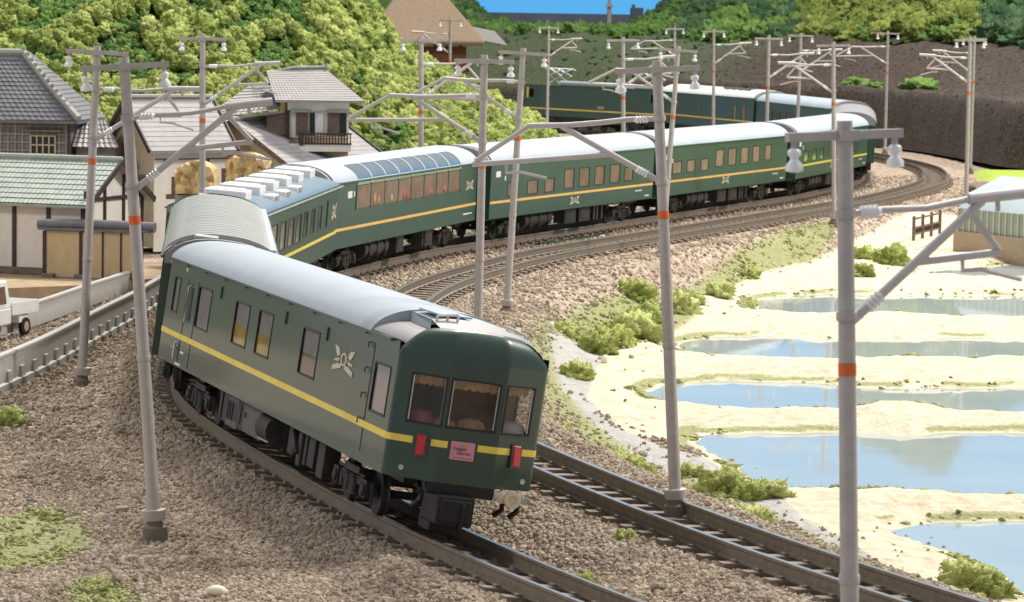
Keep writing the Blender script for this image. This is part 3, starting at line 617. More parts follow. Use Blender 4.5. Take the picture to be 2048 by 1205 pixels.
def tail_end(r):
    xs = -10.36; xc = -10.80; yf = .56       # side corner plane, centre plane, half width of the centre facet
    b = MB()
    # plan outline of the chamfered end; corner rounded
    plan = [(xs, HW), (xs - .05, HW - .012), (xs - .09, HW - .05), (xs - .115, HW - .10), (xc, yf), (xc, -yf), (xs - .115, -HW + .10), (xs - .09, -HW + .05), (xs - .05, -HW + .012), (xs, -HW)]
    # facet helper
    def facet(p, q, wins, z0, z1):
        px, py = p; qx, qy = q; L = math.hypot(qx - px, qy - py); dx, dy = (qx - px) / L, (qy - py) / L; nx, ny = -abs(dy), (-dx if dy > 0 else dx)
        n = Vector((dy, -dx, 0)) if (Vector((dy, -dx, 0)) @ Vector((-1, 0, 0))) > 0 else Vector((-dy, dx, 0))
        P = lambda s, z, d=0.0: Vector((px + dx * s, py + dy * s, z)) - n * d
        cuts = sorted({0, L} | {v for w in wins for v in w[:2]})
        for a, c in zip(cuts[:-1], cuts[1:]):
            w = [k for k in wins if k[0] <= a + 1e-6 and k[1] >= c - 1e-6]
            for za, zc in ([(z0, z1)] if not w else [(z0, w[0][2]), (w[0][3], z1)]): b.add([P(a, za), P(c, za), P(c, zc), P(a, zc)], [(0, 1, 2, 3)], 0)
        for (a, c, za, zc) in wins:
            b.add([P(a, za), P(c, za), P(c, zc), P(a, zc), P(a, za, .06), P(c, za, .06), P(c, zc, .06), P(a, zc, .06)], [(0, 4, 5, 1), (1, 5, 6, 2), (2, 6, 7, 3), (3, 7, 4, 0)], 1)
            g = MB(); g.add([P(a, za, .05), P(c, za, .05), P(c, zc, .05), P(a, zc, .05)], [(0, 1, 2, 3)]); go = g.build("end_window", M['glass'], r)
            fr = MB(); t = .03
            for (u0, u1, v0, v1) in ((a - t, c + t, zc, zc + t), (a - t, c + t, za - t, za), (a - t, a, za, zc), (c, c + t, za, zc)):
                fr.add([P(u0, v0, -.012), P(u1, v0, -.012), P(u1, v1, -.012), P(u0, v1, -.012), P(u0, v0, .02), P(u1, v0, .02), P(u1, v1, .02), P(u0, v1, .02)], [(0, 1, 2, 3), (0, 1, 5, 4), (2, 3, 7, 6), (1, 2, 6, 5), (0, 3, 7, 4)])
            fr.build("window_frame", M['near_black'], go)
            # chrome bead at both sides of the glass
            for s_ in (a + .012, c - .012): bd = MB(); bd.bar(P(s_, za + .02, .03), P(s_, zc - .02, .03), .022, .03); bd.build("window_bead", M['silver'], go)
            # a valance curtain, a back wall and seat cushions inside
            cu = MB(); m = 12
            top = [P(a + (c - a) * k / m, zc - .0, .16 + .02 * (k % 2)) for k in range(m + 1)]; bot = [P(a + (c - a) * k / m, zc - .13 - .06 * abs(math.sin(k * 1.3)), .16 + .03 * (k % 2)) for k in range(m + 1)]
            cu.add(top + bot, [(k, k + 1, m + 2 + k, m + 1 + k) for k in range(m)]); cu.build("valance", M['tan_seat'], go)
        return P, n, L
    zt = 3.30
    Ls = math.hypot(xc - (xs - .115), yf - (HW - .10))
    Fl = facet((xs - .115, HW - .10), (xc, yf), [(.20, .82, 2.09, 2.95)], ZB - .0, zt)
    Fc = facet((xc, yf), (xc, -yf), [(.10, 1.0, 2.09, 2.95)], ZB, zt)
    Fr = facet((xc, -yf), (xs - .115, -HW + .10), [(.06, .68, 2.09, 2.95)], ZB, zt)
    for p, q in list(zip(plan[:3], plan[1:4])) + list(zip(plan[6:9], plan[7:10])): b.add([(*p, ZB), (*q, ZB), (*q, zt), (*p, zt)], [(0, 1, 2, 3)], 0)
    # brow: rounded shoulders curling up to the roof line; each ring shrinks inwards
    N = 40; pl = []
    seg = [(plan[i], plan[i + 1]) for i in range(len(plan) - 1)]; tl = sum(math.dist(a, c) for a, c in seg)
    for k in range(N + 1):
        t = tl * k / N
        for a, c in seg:
            d = math.dist(a, c)
            if t <= d + 1e-9: pl.append((a[0] + (c[0] - a[0]) * t / d, a[1] + (c[1] - a[1]) * t / d)); break
            t -= d
        else: pl.append(plan[-1])
    rings = []; K = 9
    for j in range(K + 1):
        th = math.pi / 2 * j / K; row = []
        for (x, y) in pl:
            ay = abs(y); top = 3.87 - .05 * ay * ay if ay < .95 else 3.82 - .46 * (1 - math.sqrt(max(0, 1 - ((ay - .95) / .52) ** 2)))
            rr = .30
            ins = rr * (1 - math.cos(th)); yy = y - math.copysign(min(abs(y), ins * abs(y) / HW), y); xx = x + ins
            zz = zt + (top - zt) * math.sin(th); row.append((xx, yy, zz))
        rings.append(row)
    base = len(b.v); n1 = N + 1
    b.add([v for row in rings for v in row], [(j * n1 + k, j * n1 + k + 1, (j + 1) * n1 + k + 1, (j + 1) * n1 + k) for j in range(K) for k in range(N)], 0)
    b.add([(x, y, ZB) for x, y in plan], [tuple(range(len(plan)))], 1)
    b.build("rear_end_wall", [M['green'], M['near_black']], r, smooth=True, angle=24)
    # sunken roof deck with its hatch and grab rails
    d = MB(); x0d, x1d = -8.36, -10.40
    ys = [HW * math.sin(math.pi / 2 * (2 * k / 20 - 1)) for k in range(21)]; vs = []
    for x, cr in ((x0d, 3.84), (-10.2, 3.80), (x1d, 3.76)): vs += [(x, y * (1 if x > -10.1 else (.97 if x > -10.3 else .88)), roof_z(y, cr) - (.02 if x > -10.1 else (.03 if x > -10.3 else .09))) for y in ys]
    d.add(vs, [(j * 21 + k, j * 21 + k + 1, j * 21 + 22 + k, j * 21 + 21 + k) for j in range(2) for k in range(20)]); d.build("roof_end_deck", M['roof_end'], r, smooth=True)
    h = MB(); h.box((-9.1, .30, 4.045), (1.15, .72, .035)); h.build("roof_hatch", M['roof'], r, bevel=.01)
    yy_ = [.74 - k * (.74 + 1.44) / 20 for k in range(21)]
    q = MB(); q.add([(x, y, roof_z(y, 4.03) - .015 + dz) for x, dz in ((-8.34, 0), (-9.72, -.02), (-9.74, -.12)) for y in yy_], [(j * 21 + k, j * 21 + k + 1, j * 21 + 22 + k, j * 21 + 21 + k) for j in range(2) for k in range(20)] + [(0, 21, 42)])
    q.add([(-8.34, .74, roof_z(.74, 4.03)), (-9.72, .74, roof_z(.74, 4.03) - .03), (-9.74, .74, 3.5), (-8.34, .74, 3.5)], [(0, 1, 2, 3)]); q.build("roof_extension", M['roof'], r, smooth=True, angle=40)
    q = MB(); q.add([(-9.735, y, roof_z(y, 4.03) - .13 + .10) for y in yy_] + [(-10.44, y * .93, min(roof_z(y, 4.03) - .12, 3.79 - .02 * abs(y))) for y in yy_], [(k, k + 1, 22 + k, 21 + k) for k in range(20)]); q.build("sloping_end_panel", M['roof_end'], r, smooth=True, angle=40)
    for (a, e) in (((-9.80, .66, 4.02), (-9.80, .26, 4.08)), ((-9.80, -.72, 3.99), (-9.80, -1.10, 3.88))):
        g = MB(); g.tube([a, e], .03, 6)
        for t in (0, .5, 1): q = Vector(a).lerp(Vector(e), t); g.tube([q, q - Vector((0, 0, .12))], .025, 6)
        g.build("grab_rail", M['white'], r)
    # stripe pieces, tail lamps, sign, lamps, number dots
    zc = 1.755
    def strip(P, a, c, d=-.006):
        s = MB(); s.add([P(a, zc - .062, d), P(c, zc - .062, d), P(c, zc + .062, d), P(a, zc + .062, d), P(a, zc - .062, 0), P(c, zc - .062, 0), P(c, zc + .062, 0), P(a, zc + .062, 0)], [(0, 1, 2, 3), (0, 1, 5, 4), (2, 3, 7, 6), (0, 3, 7, 4), (1, 2, 6, 5)]); s.build("stripe", M['yellow'], r)
    Pl, Pc, Pr = Fl[0], Fc[0], Fr[0]
    strip(Pl, 0, .36); strip(Pl, .70, Fl[2]); strip(Pc, 0, .16); strip(Pc, .74, 1.12); strip(Pr, 0, .30); strip(Pr, .60, Fr[2])
    cs = MB(); pc = [(x - .0, y) for x, y in plan[:4]]
    for p, q in zip(plan[:3], plan[1:4]): cs.add([(p[0] - .006, p[1] + .004, zc - .062), (q[0] - .006, q[1] + .004, zc - .062), (q[0] - .006, q[1] + .004, zc + .062), (p[0] - .006, p[1] + .004, zc + .062)], [(0, 1, 2, 3)])
    cs.build("stripe", M['yellow'], r); cs = MB()
    for p, q in zip(plan[6:9], plan[7:10]): cs.add([(p[0] - .006, p[1] - .004, zc - .062), (q[0] - .006, q[1] - .004, zc - .062), (q[0] - .006, q[1] - .004, zc + .062), (p[0] - .006, p[1] - .004, zc + .062)], [(0, 1, 2, 3)])
    cs.build("stripe", M['yellow'], r)
    for P, s in ((Pl, .53), (Pr, .44)):
        hs = MB(); w, z0, z1 = .12, 1.46, 1.90
        q = [P(s - w, z0, 0), P(s + w, z0, 0), P(s + w, z1, 0), P(s - w, z1, 0), P(s - w, z0, -.07), P(s + w, z0, -.07), P(s + w, z1, -.035), P(s - w, z1, -.035)]
        hs.add(q, [(0, 1, 5, 4), (1, 2, 6, 5), (2, 3, 7, 6), (3, 0, 4, 7), (4, 5, 6, 7)]); ho = hs.build("tail_lamp_housing", M['green'], r)
        ln = MB(); w -= .03; z0 += .03; z1 -= .02
        q = [P(s - w, z0, -.06), P(s + w, z0, -.06), P(s + w, z1, -.03), P(s - w, z1, -.03), P(s - w * .8, z0 + .02, -.10), P(s + w * .8, z0 + .02, -.10), P(s + w * .8, z1 - .02, -.07), P(s - w * .8, z1 - .02, -.07)]
        ln.add(q, [(0, 1, 5, 4), (1, 2, 6, 5), (2, 3, 7, 6), (3, 0, 4, 7), (4, 5, 6, 7)]); ln.build("tail_lamp", M['red'], ho)
    sg = MB(); a, c, z0, z1 = .22, .68, 1.50, 1.84
    def pl_(dd): return [P_(a, z0, dd) for P_ in (Pc,)] + [Pc(c, z0, dd), Pc(c, z1, dd), Pc(a, z1, dd)]
    sg.add(pl_(0) + pl_(-.05), [(0, 1, 5, 4), (1, 2, 6, 5), (2, 3, 7, 6), (3, 0, 4, 7), (4, 5, 6, 7)]); so = sg.build("train_name_sign", M['pink'], r, bevel=.015)
    # lettering, in two hand-written looking lines, with a small mark above and a rule below
    for txt, sx, z, sz in (("Twilight", .25, 1.685, .082), ("Express", .34, 1.61, .082)):
        cu = bpy.data.curves.new("lettering", 'FONT'); cu.body = txt; cu.size = sz; cu.shear = .3; cu.extrude = .002; cu.offset = .001; cu.materials.append(M['ink'])
        tmp = bpy.data.objects.new("lettering", cu); me = bpy.data.meshes.new_from_object(tmp); bpy.data.objects.remove(tmp); me.materials.clear(); me.materials.append(M['ink'])
        o = bpy.data.objects.new("lettering", me); col.objects.link(o); o.parent = so
        p = Pc(sx, z, -.053); o.matrix_local = Matrix(((0, 0, -1, p.x), (-1, 0, 0, p.y), (0, 1, 0, p.z), (0, 0, 0, 1)))
    mk = MB()
    for (u, v, w, h) in ((.46, 1.79, .10, .035), (.52, 1.775, .05, .03), (.42, 1.78, .05, .02)): q = Pc(u, v, -.053); mk.box(q, (.004, w, h))
    mk.build("crest_mark", M['ink_yellow'], so)
    ru = MB(); ru.box(Pc(.45, 1.545, -.053), (.003, .36, .008)); ru.build("rule", M['ink'], so)
    for P, s, z in ((Pl, .22, 1.22), (Pr, .72, 1.22)):
        p = P(s, z, 0); o = MB(); o.lathe(p, (-1, 0, 0), [(0, .05), (.02, .05), (.02, .03), (.01, .03)], 14); o.build("marker_disc", M['silver'], r)
    # lower fascia, coupler and hoses
    k = MB(); k.box((-10.3, 0, .95), (.9, 1.3, .25)); k.box((-10.6, .15, .58), (.95, .72, .55)); k.box((-11.05, .15, .58), (.12, .60, .42)); k.box((-11.0, .02, .50), (.3, .08, .5)); k.box((-10.2, .2, .28), (.7, .5, .35))
    k.build("coupler", M['black'], r, bevel=.03)
    k = MB(); k.lathe((-10.72, -.98, .90), (-1, .1, 0), [(0, .14), (.12, .17), (.24, .16), (.25, .09), (.20, .07)], 14); k.lathe((-10.68, -.82, .92), (-1, .3, 0), [(0, .1), (.16, .12), (.2, .06)], 10); k.build("jumper_socket", M['cream_part'], r, smooth=True, angle=50)
    k = MB(); k.lathe((-10.66, -1.24, .88), (-1, 0, 0), [(0, .06), (.12, .06)], 10); k.build("lamp_boss", M['tile_green'], r)
    for yy in (-.85, -1.15, .75):
        k = MB(); k.tube([(-10.5, yy, .98), (-10.66, yy, .88), (-10.72, yy, .68), (-10.6, yy + .1, .54)], .055, 8); k.build("brake_hose", M['black'], r)
    # interior seen through the panes
    i = MB(); i.box((-9.15, 0, 2.3), (.06, 2.6, 2.2)); i.box((-9.8, 0, 1.5), (1.1, 2.0, .1)); i.box((-9.8, 0, 3.22), (1.1, 2.0, .05)); i.build("lounge_interior", M['brown_in'], r)
    for (x, y, z_, m_) in ((-10.1, .80, 2.13, 'rose_seat'), (-10.25, -.15, 2.08, 'tan_seat'), (-10.2, -.95, 2.12, 'violet'), (-10.15, .35, 2.02, 'tan_seat')):
        i = MB(); i.lathe((x, y, z_ - .3), (0, 0, 1), [(0, .28), (.25, .30), (.40, .24), (.46, .1)], 12); i.build("lounge_seat", M[m_], r, smooth=True)
tail_end(r)
# interiors, handrails, vents and the crest on the visible side of the tail coach
for (w, top, bot) in ((WL[0], 'violet', 'violet'), (WL[1], 'violet', 'violet'), (WL[2], 'violet', 'amber'), (WL[3], 'violet', 'amber'), (WL[4], 'violet', 'brown_in'), (WL[5], 'violet', 'violet')):
    zm = (w[2] + w[3]) / 2 - .02 if top != bot else w[2]
    if bot != top: small_box(r, "partition", ((w[0] + w[1]) / 2, HW - .040, (w[2] + zm) / 2 - .05), (w[1] - w[0] + .1, .02, zm - w[2] + .06), bot)
    b = MB(); m = 14; a, e = w[0] - .05, w[1] + .05
    vs = [(a + (e - a) * k / m, HW - .040 + .008 * math.sin(k * 2.1), zz) for zz in (zm - .02, w[3] + .1) for k in range(m + 1)]
    b.add(vs, [(k, k + 1, m + 2 + k, m + 1 + k) for k in range(m)]); b.build("curtain", M[top], r)
emblem(r, 1, -6.68, 2.74, 1.55, .5)
for x in (4.62, -1.62, -5.1):
    b = MB(); b.box((x, HW + .015, 3.12), (.24, .03, .27)); 
    for k in range(3): b.box((x, HW + .034, 3.04 + k * .08), (.2, .012, .035))
    b.build("side_vent", M['green'], r)
for x, z0, z1 in ((8.12, 1.1, 3.15), (6.98, 1.1, 3.15), (-8.72, 1.25, 3.3)):
    small_box(r, "door_seam", (x, HW + .002, (z0 + z1) / 2), (.035, .012, z1 - z0), 'near_black')
b = MB(); b.tube([(7.72, HW + .02, 3.02), (7.72, HW + .07, 2.98), (7.72, HW + .07, 2.15), (7.72, HW + .02, 2.12)], .025, 6); b.build("handrail", M['silver'], r)
small_box(r, "entrance_recess", (7.75, HW - .0, 2.62), (.5, .02, .86), 'near_black')
b = MB(); b.tube([(8.4, HW + .02, 1.6), (8.4, HW + .06, 1.58), (8.4, HW + .06, 1.2)], .03, 6); b.build("handrail", M['silver'], r)
for x in (-8.4, -8.38, -8.36, -8.34):
    k = (x + 8.4) / .02; b = MB(); b.tube([(-8.42, HW, 3.28 - .48 * k), (-8.42, HW + .05, 3.28 - .48 * k), (-8.42, HW + .05, 3.18 - .48 * k)], .016, 6); b.build("grab_iron", M['green'], r)
for x, z, w, mm in ((7.9, 1.12, .55, 'white'), (7.6, 1.42, .34, 'white'), (8.6, 1.45, .6, 'tile_edge')): small_box(r, "door_step", (x, HW + .02, z), (w, .05, .045), mm)
b = MB(); b.lathe((8.35, HW, 3.34), (0, 1, 0), [(0, .06), (.04, .05), (.05, .02)], 10); b.build("door_lamp", M['cream_part'], r)
for k in range(9):
    x = -8.9 + k * 2.2
    b = MB(); vs = []
    for dx in (-.018, .018): vs += [(x + dx, y, roof_z(y, 4.05) + .008) for y in [-.55 + j * .12 for j in range(6)]]
    b.add(vs, [(j, j + 1, 7 + j, 6 + j) for j in range(5)])
    if -8.2 < x: b.build("roof_seam", M['white'], r)
for k in range(1, 10): gx = MB(); gx.box((-10 + k * 2.05, HW + .05, 3.44), (.5, .06, .03)); gx.build("gutter_drip", M['green'], r)
u = MB()
u.box((.9, 1.1, .66), (2.2, .3, .62)); u.box((2.6, 1.12, .64), (1.1, .3, .66)); 
for k in range(3): u.box((3.0 - k * .22, 1.285, .66), (.07, .02, .4), mi=1)
for k in range(2): u.box((1.9 - k * .5, 1.262, .72), (.12, .02, .12), mi=1)
u.build("battery_box", [mat("box_grey", (0.11, 0.10, 0.095), rough=.5, var=.15, scale=4, bump=.1), M['black']], r, bevel=.02)
small_box(r, "reflective_panel", (-.55, 1.27, .66), (.9, .03, .5), 'silver'); 
b = MB(); b.tube([(-.1, 1.05, .68), (-1.1, 1.05, .68)], .34, 14); b.build("underfloor_tank", M['under'], r, smooth=True, angle=40)
u = MB()
for k, (x, w, h) in enumerate(((-2.6, .5, .55), (-3.3, .3, .7), (-3.8, .18, .62), (-4.3, .5, .6), (-5.1, .5, .7))): u.box((x, 1.02, .95 - h / 2), (w, .35, h))
u.bar((-2.9, 1.24, .95), (-3.35, 1.24, .5), .08, .06)
u.build("equipment_row", M['under'], r, bevel=.02)

# --- the rest of the train
s1 = float(S1[np.argmin((T1[:, 0] + 4.25) ** 2 + (T1[:, 1] - 69.94) ** 2)])
P21 = 21.0
W2 = [(-8.6 + k * 2.0, -7.6 + k * 2.0, 2.1, 2.95) for k in range(9)]
c, yw = place(s1 + P21)
C2 = coach("sleeper_coach", "second coach from the tail, pale ribbed roof with grey sunken ends", c, yw, R(6.5), winL=W2, winR=W2, roof='roof_rib', stripe='yellow', ribs=26, roof_x=(-8.9, 8.9), crown=4.1, green='green')
for s in (-1, 1):
    b = MB(); ys = [HW * math.sin(math.pi / 2 * (2 * k / 16 - 1)) for k in range(17)]
    b.add([(x, y, roof_z(y, 3.92)) for x in (s * 8.9, s * 10.18) for y in ys], [(k, k + 1, 18 + k, 17 + k) for k in range(16)]); b.build("roof_end_deck", M['roof_end'], C2, smooth=True)
    small_box(C2, "roof_hatch", (s * 9.3, 0.45, 3.98), (.7, .6, .16), 'roof_rib', .03)
b = MB(); b.bar((-8.8, -1.22, roof_z(1.22, 4.1) + .01), (8.8, -1.22, roof_z(1.22, 4.1) + .01), .22, .05); b.build("roof_walkway", M['roof_far'], C2)
c, yw = place(s1 + 2 * P21)
W3 = [(-8.9, -7.9, 2.05, 2.95), (-7.2, -6.0, 2.05, 2.95), (-5.3, -4.1, 2.05, 2.95), (-3.4, -2.2, 2.05, 2.95), (-1.6, -.5, 2.05, 2.95), (.3, 1.1, 2.15, 2.95), (2.1, 2.9, 2.15, 2.95), (3.9, 4.7, 2.15, 2.95), (6.1, 6.35, 2.1, 3.05)]
C3 = coach("dining_coach", "third coach from the tail, blue roof covered with white air conditioners", c, yw, R(4), winL=W3, winR=W3, pane='pane_grey', roof='roof_blue', stripe='yellow', crown=3.80)
for k in range(6):
    x = -7.6 + k * 3.0
    b = MB(); b.box((x, .0, 3.90), (1.2, 1.35, .30)); b.box((x, .0, 4.06), (.95, 1.05, .06)); b.build("air_conditioner", M['white'], C3, bevel=.13)
for x in (-5.1, -2.5, .4):
    b = MB(); b.box((x, -1.02, 3.74), (1.0, .40, .22)); bo = b.build("air_conditioner", M['white'], C3, bevel=.05)
    b = MB(); b.box((x, -1.225, 3.75), (.8, .02, .13)); 
    for k in range(6): b.box((x - .36 + k * .145, -1.24, 3.75), (.035, .02, .15), mi=1)
    b.build("grille", [M['near_black'], M['white']], bo)
for w in (W3[5], W3[6], W3[7]):
    small_box(C3, "curtain_tie", ((w[0] + w[1]) / 2, -HW + .03, 2.5), (w[1] - w[0] - .1, .03, .1), 'white'); small_box(C3, "curtain_tie", ((w[0] + w[1]) / 2, -HW + .03, 2.2), (w[1] - w[0] - .1, .03, .06), 'white')
emblem(C3, -1, 8.2, 2.55, 1.2, .6)
b = MB(); b.box((0, -HW - .04, 3.42), (20.2, .09, .05)); b.build("rain_gutter", M['roof_far'], C3)

C4 = coach("lounge_coach", "lounge coach with eight tall blue panorama windows curving into its silver roof", (-5.609, 130.254), R(75.68), R(2.3), winL=[(-5 + k * 2, -4 + k * 2, 2.2, 2.9) for k in range(6)], winR=[], tanks=((-5.2, -2.1),), boxes=((-.9, .1), (3.2, 4.3)))
XP = [-7.25, -5.42, -3.57, -1.72, .09, 1.93, 3.78, 5.58, 7.4]
for a, e in zip(XP[:-1], XP[1:]):
    p = MB(); p.box(((a + e) / 2, -HW - .004, 2.86), (e - a - .14, .03, .84)); o = p.build("window", M['pane_brown'], C4)
    q = MB(); prof = [(-HW - .018, 3.32), (-HW - .018, 3.52)] + [(-y, roof_z(y) + .02) for y in (1.44, 1.38, 1.28, 1.15, 1.0, .86)]
    vs = [(x, y, z) for x in (a + .07, e - .07) for y, z in prof]; n = len(prof)
    q.add(vs, [(k, n + k, n + k + 1, k + 1) for k in range(n - 1)]); q.build("roof_window", M['pane_blue'], C4, smooth=True)
for x in XP:
    q = MB(); prof = [(-HW - .03, 2.4), (-HW - .03, 3.34)]
    vs = [(xx, y, z) for xx in (x - .05, x + .05) for y, z in prof]; q.add(vs, [(0, 2, 3, 1)]); q.box((x, -HW - .012, 2.87), (.10, .03, .94)); q.build("mullion", M['green_far'], C4)
    if x not in (XP[0],):
        q = MB(); prof = [(-HW - .03, 3.34), (-HW - .03, 3.52)] + [(-y, roof_z(y) + .035) for y in (1.44, 1.38, 1.28, 1.15, 1.0, .84)]; n = len(prof)
        vs = [(xx, y, z) for xx in (x - .08, x + .08) for y, z in prof]; q.add(vs, [(k, n + k, n + k + 1, k + 1) for k in range(n - 1)]); q.build("roof_rib", M['roof_far'], C4)
for (x, m_, w, h) in ((-4.9, 'tan_seat', .35, .45), (-4.3, 'tan_seat', .3, .3), (-2.6, 'plaster_t', .3, .3), (-.4, 'rose_seat', .35, .5), (-.9, 'rose_seat', .3, .35), (3.0, 'rose_seat', .4, .25), (5.0, 'rose_seat', .4, .3)):
    b = MB(); b.lathe((x, -HW - .02, 2.46), (0, 0, 1), [(0, w * .5), (h * .6, w * .55), (h * .9, w * .3), (h, .05)], 10)
    for i_, v in enumerate(b.v): b.v[i_] = (v[0], -HW - .02 + (v[1] + HW + .02) * .08, v[2])
    b.build("seat_seen_through_pane", M[m_], C4, smooth=True)
emblem(C4, -1, 9.05, 2.58, 1.15, .42)
small_box(C4, "destination_panel", (-8.1, -HW - .01, 3.0), (.55, .02, .25), 'white'); small_box(C4, "destination_panel", (-7.55, -HW - .01, 3.0), (.12, .02, .2), 'white'); small_box(C4, "door_mark", (-9.95, -HW - .01, 2.85), (.08, .02, .25), 'white')
for x, w in ((8.6, .8), (9.3, .5)): small_box(C4, "number_mark", (x, -HW - .008, 1.38), (w, .01, .06), 'white')
W5 = [(-8.2, -7.1, 1.95, 2.52), (-5.95, -4.78, 1.95, 2.52), (-3.9, -2.8, 1.95, 2.52), (-1.55, -.4, 2.02, 2.85), (.30, 1.55, 2.02, 2.85), (2.28, 3.5, 2.02, 2.85), (4.28, 5.55, 2.02, 2.85), (6.2, 7.28, 2.05, 2.65)]
C5 = coach("sleeper_coach", "green coach right of the panorama lounge coach, reddish brown windows", (1.446, 150.198), R(67.65), R(2.3), winL=W5, winR=W5, tanks=((-5.6, -2.4),))
C6 = coach("sleeper_coach", "green coach with pale tan windows, behind the second nearest right hand pole", (9.59, 170.258), R(67.86), R(2.3), winL=W5, tanks=((-5.6, -2.4),),
           winR=[(-8.45, -7.23, 2.12, 2.69), (-6.35, -5.18, 2.12, 2.69), (-4.21, -3.08, 2.12, 2.7), (-1.92, -.72, 2.24, 3.08), (.1, 1.32, 2.24, 3.08), (2.15, 3.41, 2.24, 3.08), (4.17, 5.27, 2.26, 3.08), (6.24, 7.26, 2.3, 3.08)], pane='pane_tan')
C7 = coach("sleeper_coach", "green coach entering the far bend, its front half behind the nearest pole", (17.0, 190.6), R(73), R(2.3), winL=W5, winR=W5, pane='pane_grey', tanks=((-5.6, -2.4),), stripe='yellow')
for C_, ex in ((C5, -.17), (C6, -.2), (C7, -.2)):
    emblem(C_, -1, ex, 1.42 if C_ is C5 else 1.5, 1.15, .38)
    small_box(C_, "number_mark", (8.2, -HW - .008, 1.5), (.9, .01, .05), 'white'); small_box(C_, "number_mark", (9.4, -HW - .008, 1.22), (.6, .01, .06), 'white')
    small_box(C_, "destination_panel", (-9.4, -HW - .01, 2.95), (.5, .02, .25), 'white'); small_box(C_, "door_mark", (-8.6, -HW - .01, 2.75), (.12, .02, .2), 'white')
zf = 0.42
C8 = coach("sleeper_coach", "coach in the far bend showing only its grey roof end above the coach in front", (21.6, 211.6), R(84), R(2.3), z=float(grade(211)), winL=W5, winR=W5, roof='roof_end', vis=(1,))
C9 = coach("sleeper_coach", "blue roofed coach on the far return leg left of the bend", (20.85, 232.4), R(100), R(2.3), z=float(grade(232)), winL=W5, winR=W5, roof='roof_far', vis=(1,), pane='pane_grey', stripe='yellow')
WG = [(-8.5, -7.7, 1.6, 2.9), (-6.6, -6.0, 1.6, 2.9), (1.5, 1.8, 1.9, 2.9), (6.2, 6.5, 1.9, 2.9)]
C10 = coach("generator_van", "generator van behind the far locomotive with a bright ribbed silver roof", (15.9, 252.8), R(107), R(2.3), z=float(grade(252)), winL=WG, winR=(), roof='white', ribs=14, vis=(1,), pane='pane_tan', stripe='yellow')
b = MB(); b.box((-5.0, .5, 4.12), (6.0, .7, .12)); 
for k in range(4): b.box((-7 + k * 1.3, .85, 4.08), (.8, .1, .1))
b.build("roof_vent", M['roof_end'], C10)

# --- locomotive at the far left of the return leg
lc = empty("electric_locomotive", (7.3, 270.6, .42), (R(2.3), 0, R(124)), "dark green electric locomotive heading the train by the brown embankment", "locomotive")
b = MB(); side_wall(b, 1, -9.6, 9.6, [(8.3, 9.0, 2.5, 3.2), (-9.0, -8.3, 2.5, 3.2)], 1.0, 3.45); side_wall(b, -1, -9.6, 9.6, [], 1.0, 3.45)
for s in (-1, 1):
    pts = [(s * 9.6, -HW, 1.0), (s * 9.6, HW, 1.0), (s * 9.6, HW, 3.45), (s * 9.6, -HW, 3.45), (s * 9.95, -HW + .2, 1.0), (s * 9.95, HW - .2, 1.0), (s * 9.95, HW - .2, 2.2), (s * 9.95, -HW + .2, 2.2), (s * 9.7, HW - .2, 3.4), (s * 9.7, -HW + .2, 3.4)]
    b.add(pts, [(4, 5, 6, 7), (7, 6, 8, 9), (0, 4, 7, 3), (3, 7, 9), (1, 2, 6, 5), (2, 8, 6), (3, 9, 8, 2)])
b.box((0, 0, 3.5), (19.4, 2.7, .12)); b.build("body", [M['green_far'], M['near_black']], lc)
b = MB(); b.box((1.2, 0, 3.75), (8.5, 1.9, .45)); b.box((-6.5, 0, 3.68), (3, 1.6, .3)); b.build("roof_housing", M['roof_far'], lc, bevel=.15)
b = MB(); b.box((0, HW + .006, 1.6), (19.2, .012, .12)); b.build("stripe", M['yellow'], lc)
b = MB(); b.box((9.9, .9, 2.6), (.06, .5, .8)); b.build("cab_front_panel", M['yellow'], lc); b = MB(); b.box((9.2, HW + .01, 2.9), (.25, .02, .9)); b.build("cab_side_panel", M['yellow'], lc)
for x in (6.6, -6.6):
    pn = MB()
    for y in (-.5, .5):
        pn.tube([(x - .8, y, 3.75), (x + .9, y, 4.4), (x - .9, y * .8, 4.95)], .08, 6); pn.tube([(x + .8, y, 3.75), (x - .9, y, 4.4), (x + .9, y * .8, 4.95)], .08, 6)
    for xx in (x - .9, x + .9): pn.tube([(xx, -.9, 4.9), (xx, -.6, 5.0), (xx, .6, 5.0), (xx, .9, 4.9)], .04, 6)
    for xx in (x - .8, x + .8):
        for y in (-.5, .5): pn.lathe((xx, y, 3.55), (0, 0, 1), [(0, .09), (.08, .12), (.12, .07), (.2, .12), (.26, .05)], 8)
    pn.build("pantograph", M['insul'], lc)
small_box(lc, "number_plate", (-1.5, HW + .02, 1.9), (.9, .03, .25), 'tile_edge')
u = MB(); u.box((0, 0, .8), (17, 1.9, .5)); u.build("underframe", M['black'], lc)
for x in (-6, 0, 6): bogie(lc, x, False)
